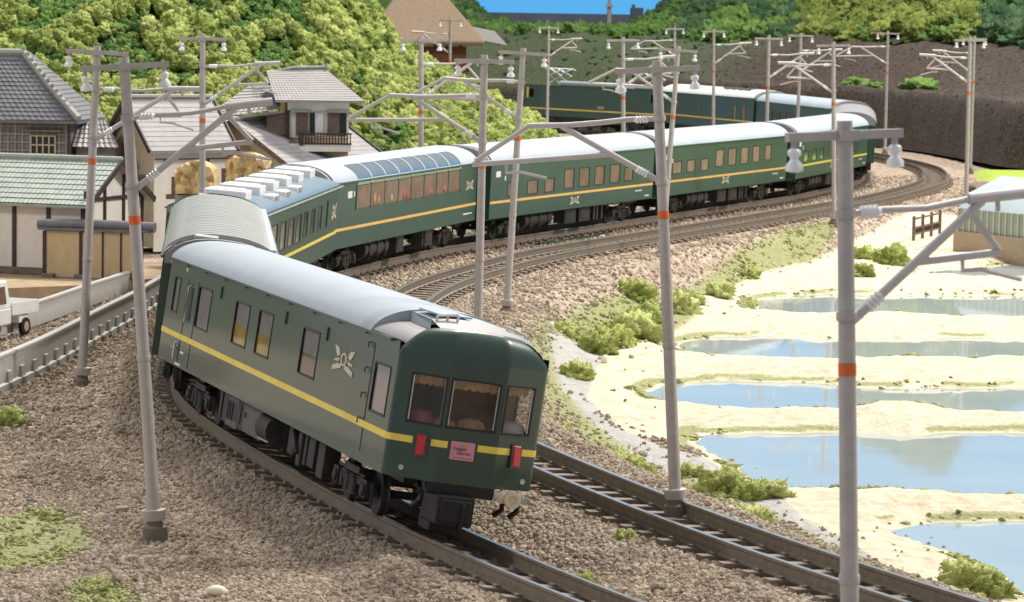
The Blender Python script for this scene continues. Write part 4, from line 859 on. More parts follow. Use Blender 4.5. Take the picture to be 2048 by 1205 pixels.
# ------------------------------------------------------------------ catenary poles (local z up the shaft, arms along +x; 8.6 m above the collar)
def make_pole(kind):
    r = empty("catenary_pole")
    b = MB(); b.tube([(0, 0, .0), (0, 0, 3.0), (0, 0, 6.0), (0, 0, 8.6)], .125, 14, r2=.098); b.build("shaft", M['pole'], r, smooth=True, angle=50)
    b = MB()
    for z in (6.18, 7.45, 2.9): b.lathe((0, 0, z - .05), (0, 0, 1), [(0, .128), (.02, .133), (.09, .133), (.11, .128)], 14)
    b.build("clamp", M['pole'], r, smooth=True, angle=50)
    b = MB(); b.lathe((0, 0, 5.45), (0, 0, 1), [(0, .1155), (.16, .1140)], 16); b.build("orange_band", M['band'], r, smooth=True, angle=50)
    b = MB(); b.lathe((0, 0, -.20), (0, 0, 1), [(0, .20), (.14, .235), (.2, .235), (.22, .13)], 16); b.build("collar", M['pole'], r, smooth=True, angle=40)
    b = MB(); b.lathe((0, 0, -.75), (0, 0, 1), [(0, .24), (.42, .24), (.46, .15), (.56, .15)], 14); b.build("footing", M['concrete'], r, smooth=True, angle=40)
    b = MB(); b.bar((-.84, 0, 8.42), (.84, 0, 8.42), .10, .11); b.box((0, 0, 8.42), (.26, .26, .13)); b.build("crossarm", M['pole'], r)
    for s in (-1, 1):
        b = MB(); b.tube([(s * .74, 0, 8.38), (s * .74, 0, 8.27)], .04, 8); o = b.build("hanger", M['pole'], r)
        b = MB(); b.lathe((s * .74, 0, 8.29), (0, 0, -1), [(0, .03), (.035, .085), (.08, .085), (.12, .05), (.15, .055), (.21, .108), (.28, .112), (.30, .04)], 12); b.build("insulator", M['insul'], o, smooth=True, angle=60)
    def rod_ins(p, d, parent):
        b = MB(); prof = [(0, .045)]
        for k in range(4): prof += [(.03 + k * .065, .06), (.05 + k * .065, .088), (.07 + k * .065, .06)]
        prof += [(.31, .05)]; b.lathe(p, d, prof, 12); b.build("insulator", M['insul'], parent, smooth=True, angle=60)
    if kind == 'outer':
        b = MB(); b.tube([(.1, 0, 7.45), (.5, 0, 7.48), (1.2, 0, 7.47), (1.9, 0, 7.56)], .042, 8); b.tube([(1.85, 0, 7.56), (2.75, 0, 7.60)], .075, 8); a = b.build("upper_tube", M['arm'], r, smooth=True, angle=60); rod_ins((.20, 0, 7.46), (1, 0, .02), a)
        b = MB(); b.tube([(.08, 0, 6.12), (2.05, 0, 7.52)], .062, 8); a = b.build("diagonal_tube", M['arm'], r, smooth=True, angle=60); rod_ins((.28, 0, 6.26), (1, 0, .71), a)
        b = MB(); b.tube([(1.0, 0, 6.80), (2.32, 0, 6.86)], .05, 8); b.build("lower_tube", M['arm'], r, smooth=True, angle=60)
        b = MB(); b.tube([(1.88, 0, 7.38), (2.32, 0, 6.88)], .045, 8); b.build("link", M['arm'], r, smooth=True, angle=60)
        b = MB(); b.tube([(1.75, 0, 6.84), (1.75, 0, 6.66), (2.05, 0, 6.66), (2.65, 0, 6.5)], .034, 6); b.build("steady_arm", M['arm'], r)
        b = MB(); b.tube([(2.3, 0, 7.56), (2.3, 0, 7.38)], .035, 6); b.build("messenger_hook", M['arm'], r)
    else:
        b = MB(); b.tube([(.1, 0, 7.45), (.6, 0, 7.46), (1.2, 0, 7.42), (1.8, 0, 7.40), (2.62, 0, 7.42)], .055, 8); a = b.build("upper_tube", M['arm'], r, smooth=True, angle=60); rod_ins((.20, 0, 7.45), (1, 0, 0), a)
        b = MB(); b.tube([(.08, 0, 6.22), (1.95, 0, 7.38)], .06, 8); a = b.build("diagonal_tube", M['arm'], r, smooth=True, angle=60); rod_ins((.26, 0, 6.33), (1, 0, .62), a)
        b = MB(); b.tube([(2.6, 0, 7.42), (3.72, 0, 6.76)], .05, 8); b.build("drop_tube", M['arm'], r, smooth=True, angle=60)
        b = MB(); b.tube([(.95, 0, 6.78), (3.78, 0, 6.70)], .055, 8); b.build("lower_tube", M['arm'], r, smooth=True, angle=60)
        b = MB(); b.tube([(3.1, 0, 6.70), (3.1, 0, 6.50), (2.8, 0, 6.5), (2.3, 0, 6.36)], .034, 6); b.build("steady_arm", M['arm'], r)
    return r
PP = {'outer': make_pole('outer'), 'inner': make_pole('inner')}; used_pole = set()
def pole(kind, xb, yb, zb, xt, yaw, label):
    p = PP[kind] if kind not in used_pole else copy_tree(PP[kind]); used_pole.add(kind)
    tag(p, label, "catenary pole", "catenary poles beside the tracks")
    lean = math.atan2(xt - xb, 8.6); p.location = (xb, yb, zb)
    p.rotation_euler = (Matrix.Rotation(lean, 3, 'Y') @ Matrix.Rotation(R(yaw), 3, 'Z')).to_euler()
pole('outer', 4.35, 40.4, -.20, 4.05, 28, "nearest catenary pole, thick grey shaft cut by the bottom edge, at right before the ponds")
pole('outer', -6.75, 61.9, .16, -7.37, 12, "catenary pole in the foreground gravel left of the tail coach")
pole('outer', -11.47, 87.5, .08, -11.12, 6, "catenary pole between the grey parapet and the tail coach")
pole('inner', 3.34, 65.5, .20, 2.80, 176, "catenary pole beside the inner rail with its foot near the pond bushes")
pole('inner', -.95, 91.4, -.05, -.87, 178, "catenary pole whose foot is hidden behind the roof of the tail coach")
pole('inner', -.16, 111.9, -.02, .25, 181, "leaning catenary pole standing in bare ballast above the grass slope")
pole('outer', -11.06, 116.7, .25, -11.1, 4, "catenary pole rising behind the white air conditioners in front of the houses")
pole('outer', -4.09, 146.0, -.73, -4.2, 8, "catenary pole behind the panorama lounge coach against the yellow green hill")
pole('inner', 6.48, 142.0, -.1, 7.0, 178, "leaning catenary pole seen just right of the one by the pond bushes")
pole('outer', 5.57, 166.0, .13, 5.38, 5, "catenary pole behind the coach roofs in front of the far locomotive")
pole('outer', 16.0, 163.7, .05, 15.76, 176, "thin catenary pole directly behind the top of the nearest pole")
pole('outer', 14.94, 195.0, .18, 14.95, 4, "catenary pole behind the roofs left of the sunken grey roof end")
pole('outer', 14.52, 240.0, .40, 14.38, 0, "catenary pole in front of the bright ribbed roof of the generator van")
pole('outer', 18.45, 215.0, .3, 18.57, 2, "catenary pole behind the blue roofed coach of the far return leg")
pole('outer', 2.63, 268.0, .40, 2.65, 0, "catenary pole in front of the cab of the far locomotive")
pole('inner', 13.8, 284.0, .42, 13.65, 180, "small catenary pole on the far bank behind the locomotive roof")
pole('inner', 27.4, 243.0, .45, 27.4, 178, "catenary pole at the foot of the brown wall by the far bend")
pole('outer', 30.4, 219.0, .26, 30.45, 178, "further of the two overlapping poles before the brown wall at right")
pole('outer', 24.95, 181.0, .33, 24.93, 174, "nearer of the two overlapping poles before the brown wall at right")
[o for o in bpy.data.objects if o.get('label', '').endswith("against the yellow green hill")][0].scale = (1.1, 1.1, 1.1)
pole('outer', -4.7, 235.0, .9, -4.7, 180, "small catenary pole top in front of the big thatched roof")

# ------------------------------------------------------------------ houses
def roof_slope(b, p00, p10, p01, p11, rows, cols, amp=.05, step=.028, mi=0, sub=4):
    """tiled slope from eave edge p00-p10 up to ridge edge p01-p11, with stepped rows and rounded tile rolls"""
    p00, p10, p01, p11 = map(Vector, (p00, p10, p01, p11)); n = (p10 - p00).cross(p01 - p00).normalized(); step = .012 if amp < .01 else step
    if n.z < 0: n = -n
    nx = cols * sub; vs = []
    for r_ in range(rows):
        for e in (0, 1):
            v = (r_ + e) / rows
            for c in range(nx + 1):
                u = c / nx; p = p00.lerp(p10, u).lerp(p01.lerp(p11, u), v)
                vs.append(p + n * (amp * (0.5 + 0.5 * math.cos(2 * math.pi * u * cols)) + (step if e == 0 else 0)))
    fs = []; w = nx + 1
    for k in range(rows * 2 - 1):
        for c in range(nx): fs.append((k * w + c, k * w + c + 1, (k + 1) * w + c + 1, (k + 1) * w + c))
    b.add(vs, fs, mi); return n
def gable_house(name, label, x, y, z, yaw, L, D, hw, hr, wall, tile, over=.35, rows=10, cols=24, cat="house", thick=.10, amp=.04):
    """origin at the front right corner of the walls; local -x runs along the front, +y into the depth"""
    r = empty(name, (x, y, z), (0, 0, R(yaw)), label, cat, "model houses on the left bank")
    b = MB(); b.box((-L / 2, D / 2, hw / 2), (L, D, hw)); b.add([(0, 0, hw), (0, D, hw), (0, D / 2, hr - .05)], [(0, 1, 2)]); b.add([(-L, 0, hw), (-L, D, hw), (-L, D / 2, hr - .05)], [(2, 1, 0)]); b.build("wall", M[wall], r)
    b = MB(); sl = (hr - hw) / (D / 2); e = over
    ez = hw - sl * e
    roof_slope(b, (-L - e, -e, ez), (e, -e, ez), (-L - e, D / 2, hr), (e, D / 2, hr), rows, cols, amp)
    roof_slope(b, (e, D + e, ez), (-L - e, D + e, ez), (e, D / 2, hr), (-L - e, D / 2, hr), rows, cols, amp)
    b.add([(-L - e, -e, ez - .0), (e, -e, ez), (e, D / 2, hr), (-L - e, D / 2, hr), (-L - e, -e, ez - thick), (e, -e, ez - thick), (e, D / 2, hr - thick), (-L - e, D / 2, hr - thick)], [(0, 1, 5, 4), (1, 2, 6, 5), (4, 5, 6, 7), (3, 0, 4, 7)])
    b.add([(-L - e, D + e, ez), (e, D + e, ez), (e, D / 2, hr), (-L - e, D / 2, hr), (-L - e, D + e, ez - thick), (e, D + e, ez - thick), (e, D / 2, hr - thick), (-L - e, D / 2, hr - thick)], [(0, 1, 5, 4), (1, 2, 6, 5), (4, 5, 6, 7), (3, 0, 4, 7)])
    ro = b.build("roof", M[tile], r)
    b = MB(); b.tube([(-L - e, D / 2, hr + .06), (e, D / 2, hr + .06)], .11, 8); b.build("ridge", M[tile], ro)
    for s in (-1, 1):
        b = MB(); xx = e + .02
        b.bar((xx, D / 2 + s * (D / 2 + e), ez - .02), (xx, D / 2, hr - .02), .07, .2); b.build("barge_board", M['wood_d'], r)
    return r
# white walled house with the grey green roof
z0 = .12
h = gable_house("plaster_house", "white panelled house with grey green tiled roof and dark posts at left", -15.35, 117.3, z0, -20, 9.0, 4.6, 2.75, 4.05, 'plaster_w', 'tile_green', rows=9, cols=52, amp=.016)
for x in (-.03, -1.42, -2.80, -4.2, -5.6, -7.0): b = MB(); b.box((x, -.03, 1.38), (.14, .08, 2.75)); b.build("post", M['wood_d'], h)
b = MB(); b.box((-4.5, -.06, .12), (9.0, .12, .24)); b.build("sill_beam", M['wood_m'], h)
b = MB(); b.box((-4.5, -.03, 2.68), (9.0, .08, .12)); b.build("lintel", M['wood_d'], h)
for y_ in (.04, 1.55, 3.05, 4.56):
    b = MB(); b.box((.03, y_, 1.55 if y_ not in (1.55, 3.05) else 1.8), (.08, .12, 3.0 if y_ not in (1.55, 3.05) else 3.5)); b.build("post", M['wood_d'], h)
b = MB(); b.box((.03, 2.3, 2.72), (.08, 4.6, .12)); b.build("beam", M['wood_d'], h)
# cream garden wall with tiled cap
g = empty("garden_wall", (-13.3, 116.2, .12), (0, 0, R(-12)), "cream plaster garden wall with round grey tile cap and dark posts", "garden wall")
b = MB(); b.box((-1.75, .12, .82), (3.55, .26, 1.64)); b.build("wall", M['plaster_c'], g)
b = MB(); b.tube([(-3.75, .1, 1.86), (-1.9, .1, 1.90), (.6, .1, 1.86)], .19, 12); b.box((-1.6, .1, 1.72), (4.1, .46, .10)); b.build("wall_cap", M['tile_dark'], g, smooth=True, angle=40)
for x, w, t in ((-3.48, .12, 0), (-2.12, .10, 0), (-1.30, .05, 0), (-.62, .05, 0), (.02, .12, 0)): b = MB(); b.box((x, -.03, .82), (w, .05, 1.64)); b.build("post", M['wood_d'], g)
for x in (-3.3, -2.1, -.9, -.2): b = MB(); b.box((x, -.1, .05), (.45, .25, .16)); b.build("footing_stone", M['concrete'], g, bevel=.03)
b = MB(); b.add([(-30, 111.2, -.6), (-17.9, 111.6, -.6), (-15.0, 113.6, -.6), (-11.6, 119.0, -.6), (-11.6, 125, -.6), (-30, 125, -.6), (-30, 111.2, .10), (-17.9, 111.6, .10), (-15.0, 113.6, .10), (-11.6, 119.0, .10), (-11.6, 125, .10), (-30, 125, .10)],
                [(0, 1, 7, 6), (1, 2, 8, 7), (2, 3, 9, 8), (3, 4, 10, 9), (6, 7, 8, 9, 10, 11)]); o = b.build("terrace_step", M['step']); o['kind'] = 'structure'
# dark roofed store house with lattice walls
r = empty("storehouse", (-18.1, 133.5, 0), (0, 0, R(-4)), "old storehouse with dark kawara hip roof and grey lattice walls behind the green roof", "house", "model houses on the left bank")
b = MB(); b.box((-5, 2.4, 2.55), (10, 4.8, 5.1)); b.build("wall", M['lattice_in'], r)
b = MB()
for k in range(22): b.box((-.1 - k * .3, -.03, 4.2), (.05, .06, 1.9))
for k in range(6): b.box((-4, -.045, 3.25 + k * .33), (8, .05, .05))
b.build("lattice", M['lattice'], r)
w = MB(); w.box((-1.05, -.06, 3.95), (1.0, .05, 1.15)); wo = w.build("window", M['near_black'], r)
w = MB()
for k in range(5): w.box((-1.55 + k * .25, -.1, 3.95), (.06, .05, 1.2))
for k in range(4): w.box((-1.05, -.11, 3.40 + k * .37), (1.06, .04, .06))
w.build("window_frame", M['plaster_t'], wo)
w = MB(); w.box((-1.0, -.2, 4.72), (1.5, .3, .06)); w.build("window_hood", M['wood_m'], r)
w = MB(); w.box((0, 0, 2.6), (.14, .14, 5.2)); w.build("post", M['wood_d'], r)
b = MB(); e = .45
A = (-10, -e, 5.15); B = (e, -e, 5.15); Cc = (-2.3, 1.9, 7.85); D_ = (-10, 1.9, 7.85); E_ = (e, 5.2, 5.15); F_ = (-2.3, 3.0, 7.85)
roof_slope(b, A, B, D_, Cc, 16, 40, .014); roof_slope(b, B, E_, Cc, F_, 16, 16, .014)
b.add([(-10, -e, 5.15), (e, -e, 5.15), (e, -e, 5.02), (-10, -e, 5.02), (e, 5.2, 5.15), (e, 5.2, 5.02)], [(0, 1, 2, 3), (1, 4, 5, 2), (3, 2, 5)]); ro = b.build("roof", M['tile_dark'], r)
b = MB(); b.tube([Cc, Vector(Cc).lerp(Vector(B), .5) + Vector((0, 0, -.05)), Vector(B) + Vector((.05, -.05, .1))], .14, 8); b.tube([D_, Cc], .15, 8)
for k in range(14): p_ = Vector(Cc).lerp(Vector(B), k / 13); b.box(p_ + Vector((0, 0, .16)), (.16, .16, .1))
b.build("ridge", M['tile_edge'], ro)
b = MB(); b.box((1.0, 2.0, 2.1), (1.6, 3.0, 4.2)); b.build("side_wing", M['lattice_in'], r)
b = MB(); roof_slope(b, (.1, .2, 4.05), (2.0, .2, 4.05), (.1, 1.8, 5.1), (1.2, 1.8, 5.1), 6, 8, .04); b.build("side_wing_roof", M['tile_grey'], r)
# house with tan gable and layered grey roofs
h = gable_house("tan_gable_house", "tan gabled house with white front and grey roof behind the first foreground pole", -14.66 + 3.4 * math.cos(R(35)), 133.6 + 3.4 * math.sin(R(35)), 0, 35, 3.4, 3.7, 4.3, 6.05, 'plaster_t', 'tile_grey', rows=11, cols=20, amp=.004, over=.35)
b = MB(); b.box((-1.7, -.02, 2.0), (3.4, .06, 4.3)); b.build("front_panel", M['plaster_w'], h)
for z_ in (3.62, 3.95): b = MB(); b.box((-1.7, -.06, z_), (3.4, .04, .04)); b.build("band_line", M['wood_d'], h)
for x in (-.9, -2.9): b = MB(); b.box((x, -.06, 3.45), (.12, .05, .28)); b.build("vent_slit", M['wood_d'], h)
b = MB(); b.bar((-3.78, 4.05, 3.95), (-3.78, 1.85, 6.0), .07, .2); b.bar((-3.78, -.35, 3.95), (-3.78, 1.85, 6.0), .07, .2); b.build("barge_board", M['wood_d'], h)
b = MB(); roof_slope(b, (-4.3, 3.2, 2.55), (-4.3, .6, 2.55), (-3.4, 3.2, 2.95), (-3.4, .6, 2.95), 4, 8, .01); b.add([(-4.3, 3.2, 2.5), (-4.3, .6, 2.5), (-4.3, .6, 2.38), (-4.3, 3.2, 2.38)], [(0, 1, 2, 3)]); b.build("pent_roof", M['tile_dark'], h)
h2 = gable_house("tan_gable_house", "low tan gable with broad grey roof running under the two storey house", -9.1 + 6.4 * math.cos(R(55)), 135.6 + 6.4 * math.sin(R(55)), 0, 55, 6.4, 6.2, 3.35, 5.15, 'plaster_t', 'tile_grey', rows=12, cols=24, amp=.004, over=.3)
b = MB(); b.bar((-6.72, 6.5, 3.15), (-6.72, 3.1, 5.1), .07, .2); b.bar((-6.72, -.3, 3.15), (-6.72, 3.1, 5.1), .07, .2); b.build("barge_board", M['wood_m'], h2)
for z_ in (2.6, 3.3): b = MB(); b.box((-6.44, 3.1, z_), (.05, 6.0, .05)); b.build("beam", M['wood_m'], h2)
b = MB(); b.box((-6.45, 3.4, 4.2), (.05, .12, .5)); b.build("vent_slit", M['wood_d'], h2)
# two storey house with balcony
h = empty("two_storey_house", (-9.58, 138.2, .05), (0, 0, R(9)), "two storey house with dark balcony rail, white bands and wide grey roof", "house", "model houses on the left bank")
b = MB(); b.box((1.3, 1.6, 3.0), (2.6, 3.2, 6.0)); b.box((-1.3, 2.2, 2.5), (2.8, 3.0, 5.0)); b.build("wall", M['plaster_c'], h)
b = MB(); b.box((1.3, -.03, 5.15), (2.6, .10, 1.55)); b.build("front_panel", M['plaster_w'], h)
b = MB(); b.box((1.3, -.12, 5.72), (2.6, .2, .38)); b.build("white_band", M['white'], h)
b = MB(); b.box((1.3, -.32, 3.98), (2.7, .6, .32)); b.build("balcony_slab", M['plaster_w'], h)
b = MB(); b.box((.02, -.06, 4.9), (.16, .2, 1.9)); b.build("post", M['wood_d'], h)
b = MB(); b.box((-.42, -.0, 4.95), (.85, .12, .9)); b.build("side_shutter", M['wood_m'], h)
for x, w_, c_ in ((.62, .5, 'wood_m'), (1.05, .2, 'near_black'), (1.95, .5, 'wood_m'), (2.35, .3, 'near_black')): b = MB(); b.box((x, -.11, 4.95), (w_, .06, .95)); b.build("window", M[c_], h)
b = MB(); b.box((1.35, -.13, 4.95), (.34, .05, .95)); b.build("shutter", M['white'], h)
for x in (.55, 2.15): b = MB(); b.box((x, -.22, 5.50), (.9, .35, .1)); b.build("window_hood", M['tile_edge'], h)
bl = MB()
for k in range(17): bl.box((.62 + k * .125, -.6, 4.34), (.05, .05, .40))
bl.box((1.6, -.6, 4.57), (2.15, .08, .07)); bl.box((1.6, -.6, 4.15), (2.15, .08, .07)); bl.build("balcony_rail", M['wood_d'], h)
b = MB(); b.box((.55, -.45, 4.35), (.16, .45, .55)); b.build("balcony_post", M['wood_d'], h)
b = MB(); e = .5
roof_slope(b, (-.55, -.7, 5.95), (3.2, -.7, 5.95), (-.75, 1.6, 7.15), (1.75, 1.6, 7.25), 14, 24, .008); roof_slope(b, (3.2, -.7, 5.95), (3.2, 3.9, 5.95), (1.75, 1.6, 7.25), (1.7, 1.7, 7.25), 14, 12, .008)
b.add([(-.55, -.7, 5.95), (3.2, -.7, 5.95), (3.2, -.7, 5.86), (-.55, -.7, 5.86), (3.2, 3.9, 5.95), (3.2, 3.9, 5.86), (-.55, 3.9, 5.86)], [(0, 1, 2, 3), (1, 4, 5, 2), (3, 2, 5, 6)])
ro = b.build("roof", M['tile_grey'], h)
b = MB(); b.tube([(-.6, 1.6, 7.05), (.4, 1.6, 7.28), (1.8, 1.6, 7.32)], .07, 8); b.lathe((1.8, 1.6, 7.3), (0, 0, 1), [(0, .1), (.18, .06)], 8); b.build("ridge", M['tile_edge'], ro)
b = MB(); roof_slope(b, (-3.6, -.6, 5.1), (-.3, -.3, 5.55), (-1.4, 1.8, 6.5), (-.1, 1.8, 6.5), 10, 14, .02); b.add([(-3.6, -.6, 5.05), (-.3, -.3, 5.5), (-.3, -.3, 5.4), (-3.6, -.6, 4.95)], [(0, 1, 2, 3)]); b.build("wing_roof", M['tile_grey'], h)
b = MB(); b.bar((-3.0, -.9, 4.2), (-.9, -1.6, 3.4), .14, .06); b.build("gutter_pipe", M['plaster_w'], h)
# yellow cracked rock faces on grey footings behind the coach
for (x, y, z, w_, hh, lab) in ((-11.95, 124.2, 2.75, 1.5, 1.25, "yellow cracked rock block directly left of the air conditioners"), (-10.2, 126.3, 3.0, 1.6, 1.25, "yellow cracked rock block further right behind the air conditioners")):
    t = empty("rock_block", (x, y, z), (0, 0, R(-8)), lab, "rock", "yellow rock blocks by the houses")
    bm = bmesh.new(); bmesh.ops.create_cube(bm, size=1); bmesh.ops.subdivide_edges(bm, edges=bm.edges, cuts=17, use_grid_fill=True)
    for v in bm.verts:
        p_ = v.co.copy(); v.co = Vector((p_.x * w_, p_.y * .9, (p_.z + .5) * hh * (1 - .25 * abs(p_.x) ** 2 * 4 * (p_.z + .5))))
        d = mnoise.voronoi(v.co * 2.1 + Vector((x, 0, 0)))[0]; v.co += Vector((0, -.30, .06)) * min(.35, d[1] - d[0]) * 2.2
    me = bpy.data.meshes.new("rock"); bm.to_mesh(me); bm.free(); me.materials.append(M['rock_y']); link("rock", me, t)
    b = MB(); b.box((0, -.02, -.22), (w_ + .05, .95, .42)); b.box((0, 0, -1.6), (w_, .8, 2.4)); b.build("footing", M['rock_foot'], t)
    b = MB(); b.box((-w_ / 2 - .18, -.2, -.1), (.4, .5, .18)); b.box((-w_ / 2 - .1, -.1, .3), (.22, .4, .7)); b.build("side_bracket", M['wood_m'], t)
# big thatched farmhouse on the far terrace
h = empty("thatched_farmhouse", (-8.0, 288, 4.2), (0, 0, R(4)), "large farmhouse with steep brown thatched roof above red brown walls", "house")
b = MB(); b.box((-.3, 0, 1.6), (7.6, 6, 3.4)); b.build("wall", M['red_brown'], h)
for k in range(7): b = MB(); b.box((-3.6 + k * 1.1, -3.06, 2.95), (.3, .1, .6)); b.build("rafter_end", M['wood_d'], h)
b = MB(); b.box((-.2, -3.03, 3.0), (7.6, .04, .35)); b.build("eave_band", M['plaster_t'], h)
bm = bmesh.new(); base = [(-5.5, -4.2, 3.2), (5.0, -4.2, 3.2), (5.0, 4.2, 3.2), (-5.5, 4.2, 3.2)]; top = [(-1.8, 0, 8.6), (.9, 0, 8.6)]
vs = [(-5.5, -4.2, 3.25), (5.1, -4.2, 3.25), (5.1, 4.2, 3.25), (-5.5, 4.2, 3.25), (-1.9, -.4, 8.0), (1.1, -.4, 8.0), (1.1, .4, 8.0), (-1.9, .4, 8.0), (-5.3, -4.0, 2.95), (4.9, -4.0, 2.95), (4.9, 4.0, 2.95), (-5.3, 4.0, 2.95)]
b = MB(); b.add(vs, [(0, 1, 5, 4), (1, 2, 6, 5), (2, 3, 7, 6), (3, 0, 4, 7), (4, 5, 6, 7), (8, 9, 1, 0), (9, 10, 2, 1), (8, 11, 10, 9), (3, 11, 8, 0), (2, 10, 11, 3)]); b.build("thatched_roof", M['thatch'], h, bevel=.15)
b = MB(); b.add([(1.0, -1.15, 7.0), (1.9, -1.15, 7.0), (1.45, -1.2, 8.1), (1.0, -.4, 7.0), (1.9, -.4, 7.0)], [(0, 1, 2), (1, 4, 2), (0, 2, 3)]); b.build("smoke_vent", M['near_black'], h)
b = MB(); b.box((2.4, -.6, 7.9), (.7, .5, 1.6)); b.build("gable_panel", M['lattice'], h)
b = MB(); roof_slope(b, (3.8, -3.4, 3.6), (7.0, -3.4, 3.0), (3.8, -1.6, 4.6), (6.0, -1.6, 4.2), 6, 12, .02); b.build("lean_to_roof", M['tile_grey'], h)

# ------------------------------------------------------------------ parapets along the road, truck
def ribbon(P, n=60):
    P = [np.array(p, float) for p in P]; P = [2 * P[0] - P[1]] + P + [2 * P[-1] - P[-2]]; out = []
    for i in range(1, len(P) - 2):
        for t in np.linspace(0, 1, 14, endpoint=False):
            a, b_, c, d = P[i - 1:i + 3]; out.append(0.5 * ((2 * b_) + (-a + c) * t + (2 * a - 5 * b_ + 4 * c - d) * t * t + (-a + 3 * b_ - 3 * c + d) * t ** 3))
    out.append(P[-2]); return np.array(out)
def parapet(P, label, h=1.35, foot=True, zoff=-.3):
    r = empty("road_parapet", (0, 0, 0), label=label, cat="parapet", group="grey parapets along the road")
    Q = ribbon(P); T = tang(Q); N = np.c_[T[:, 1], -T[:, 0]]
    def sweep(prof, name, m_):
        vs = []; n = len(prof)
        for q, nn in zip(Q, N): vs += [(q[0] + nn[0] * a, q[1] + nn[1] * a, zoff + z) for a, z in prof]
        fs = [(k * n + j, k * n + (j + 1) % n, (k + 1) * n + (j + 1) % n, (k + 1) * n + j) for k in range(len(Q) - 1) for j in range(n)]
        fs += [tuple(range(n)), tuple(reversed([(len(Q) - 1) * n + j for j in range(n)]))]
        b = MB(); b.add(vs, fs); return b.build(name, M[m_], r)
    sweep([(-.08, 0.12), (.08, .12), (.06, h), (-.06, h)], "panel", 'wall_grey'); sweep([(-.10, h), (.10, h), (.10, h + .07), (-.10, h + .07)], "coping", 'wall_grey')
    if foot:
        sweep([(.06, .34), (.16, .30), (.16, .12), (.06, .12)], "ledge", 'wall_grey'); sweep([(-.12, -.28), (.20, -.28), (.20, .12), (-.12, .12)], "foot_beam", 'wall_low')
        L = np.r_[0, np.cumsum(np.hypot(*np.diff(Q, axis=0).T))]; s = .5; rib = MB(); rib.box((.10, 0, .46), (.08, .42, .30)); rib.box((.15, 0, .30), (.16, .5, .05)); me = rib.mesh("rib", M['wall_grey'])
        st = MB(); st.box((.12, 0, -.32), (.2, .22, .2)); sme = st.mesh("corbel", M['wall_grey'])
        while s < L[-1]:
            x = np.interp(s, L, Q[:, 0]); y = np.interp(s, L, Q[:, 1]); a = math.atan2(np.interp(s, L, N[:, 1]), np.interp(s, L, N[:, 0]))
            link("rib", me, r, (x, y, zoff), (0, 0, a)); 
            if int(s / 1.45) % 2: link("corbel", sme, r, (x, y, zoff), (0, 0, a))
            s += 1.45
    return r
parapet([(-15.2, 70), (-14.1, 78.5), (-13.45, 85.3), (-12.95, 91.4), (-12.55, 100.0), (-12.2, 107), (-12.0, 116)], "long grey parapet with ribs curving past the foot of the second pole", 1.02, True, -.52)
parapet([(-17.0, 92), (-15.6, 100.5), (-15.0, 104), (-14.3, 110.5), (-13.4, 118)], "plain far parapet behind the white pickup truck", .8, False, -.45)
tr = empty("pickup_truck", (-15.95, 100.3, -.42), (0, 0, R(-109)), "small white pickup truck at the left edge between the parapets", "truck")
b = MB(); b.prism([(.05, -.72), (1.62, -.72), (1.62, .72), (.05, .72)], .42, .95)
vs = [(.05, -.70, .95), (1.62, -.70, .95), (1.62, .70, .95), (.05, .70, .95), (.12, -.60, 1.78), (1.15, -.60, 1.78), (1.15, .60, 1.78), (.12, .60, 1.78)]
b.add(vs, [(0, 1, 5, 4), (1, 2, 6, 5), (2, 3, 7, 6), (3, 0, 4, 7), (4, 5, 6, 7)]); b.build("cab", M['white'], tr, bevel=.06)
b = MB(); b.box((-.85, 0, .72), (1.75, 1.45, .06)); 
for s in (-1, 1): b.box((-.85, s * .71, .90), (1.75, .04, .34))
b.box((-1.72, 0, .90), (.04, 1.42, .34)); b.box((0, 0, .90), (.04, 1.42, .34)); b.build("cargo_bed", M['white'], tr)
b = MB(); b.box((-.1, 0, .5), (3.0, .7, .18)); b.box((-.85, .5, .55), (.6, .3, .25)); b.build("chassis", M['white'], tr)
for s in (-1, 1):
    b = MB(); b.add([(.35, s * .702, 1.08), (1.30, s * .702, 1.08), (1.10, s * .635, 1.60), (.35, s * .635, 1.60)], [(0, 1, 2, 3)]); b.build("side_window", M['pane_brown'], tr)
b = MB(); b.add([(1.59, -.6, 1.05), (1.59, .6, 1.05), (1.22, .5, 1.68), (1.22, -.5, 1.68)], [(0, 1, 2, 3)]); b.build("windscreen", M['pane_blue'], tr)
for s in (-1, 1):
    b = MB(); b.box((1.45, s * .84, 1.12), (.10, .14, .2)); b.build("mirror", M['black'], tr)
    for x in (1.15, -.95):
        b = MB(); b.lathe((x, s * .56, .28), (0, s, 0), [(0, .27), (.02, .28), (.14, .28), (.15, .2)], 18); w = b.build("wheel", M['tyre'], tr, smooth=True, angle=40)
        b = MB(); b.lathe((x, s * .70, .28), (0, s, 0), [(0, .17), (.015, .15), (.02, .05)], 14); b.build("rim", M['rim'], w)

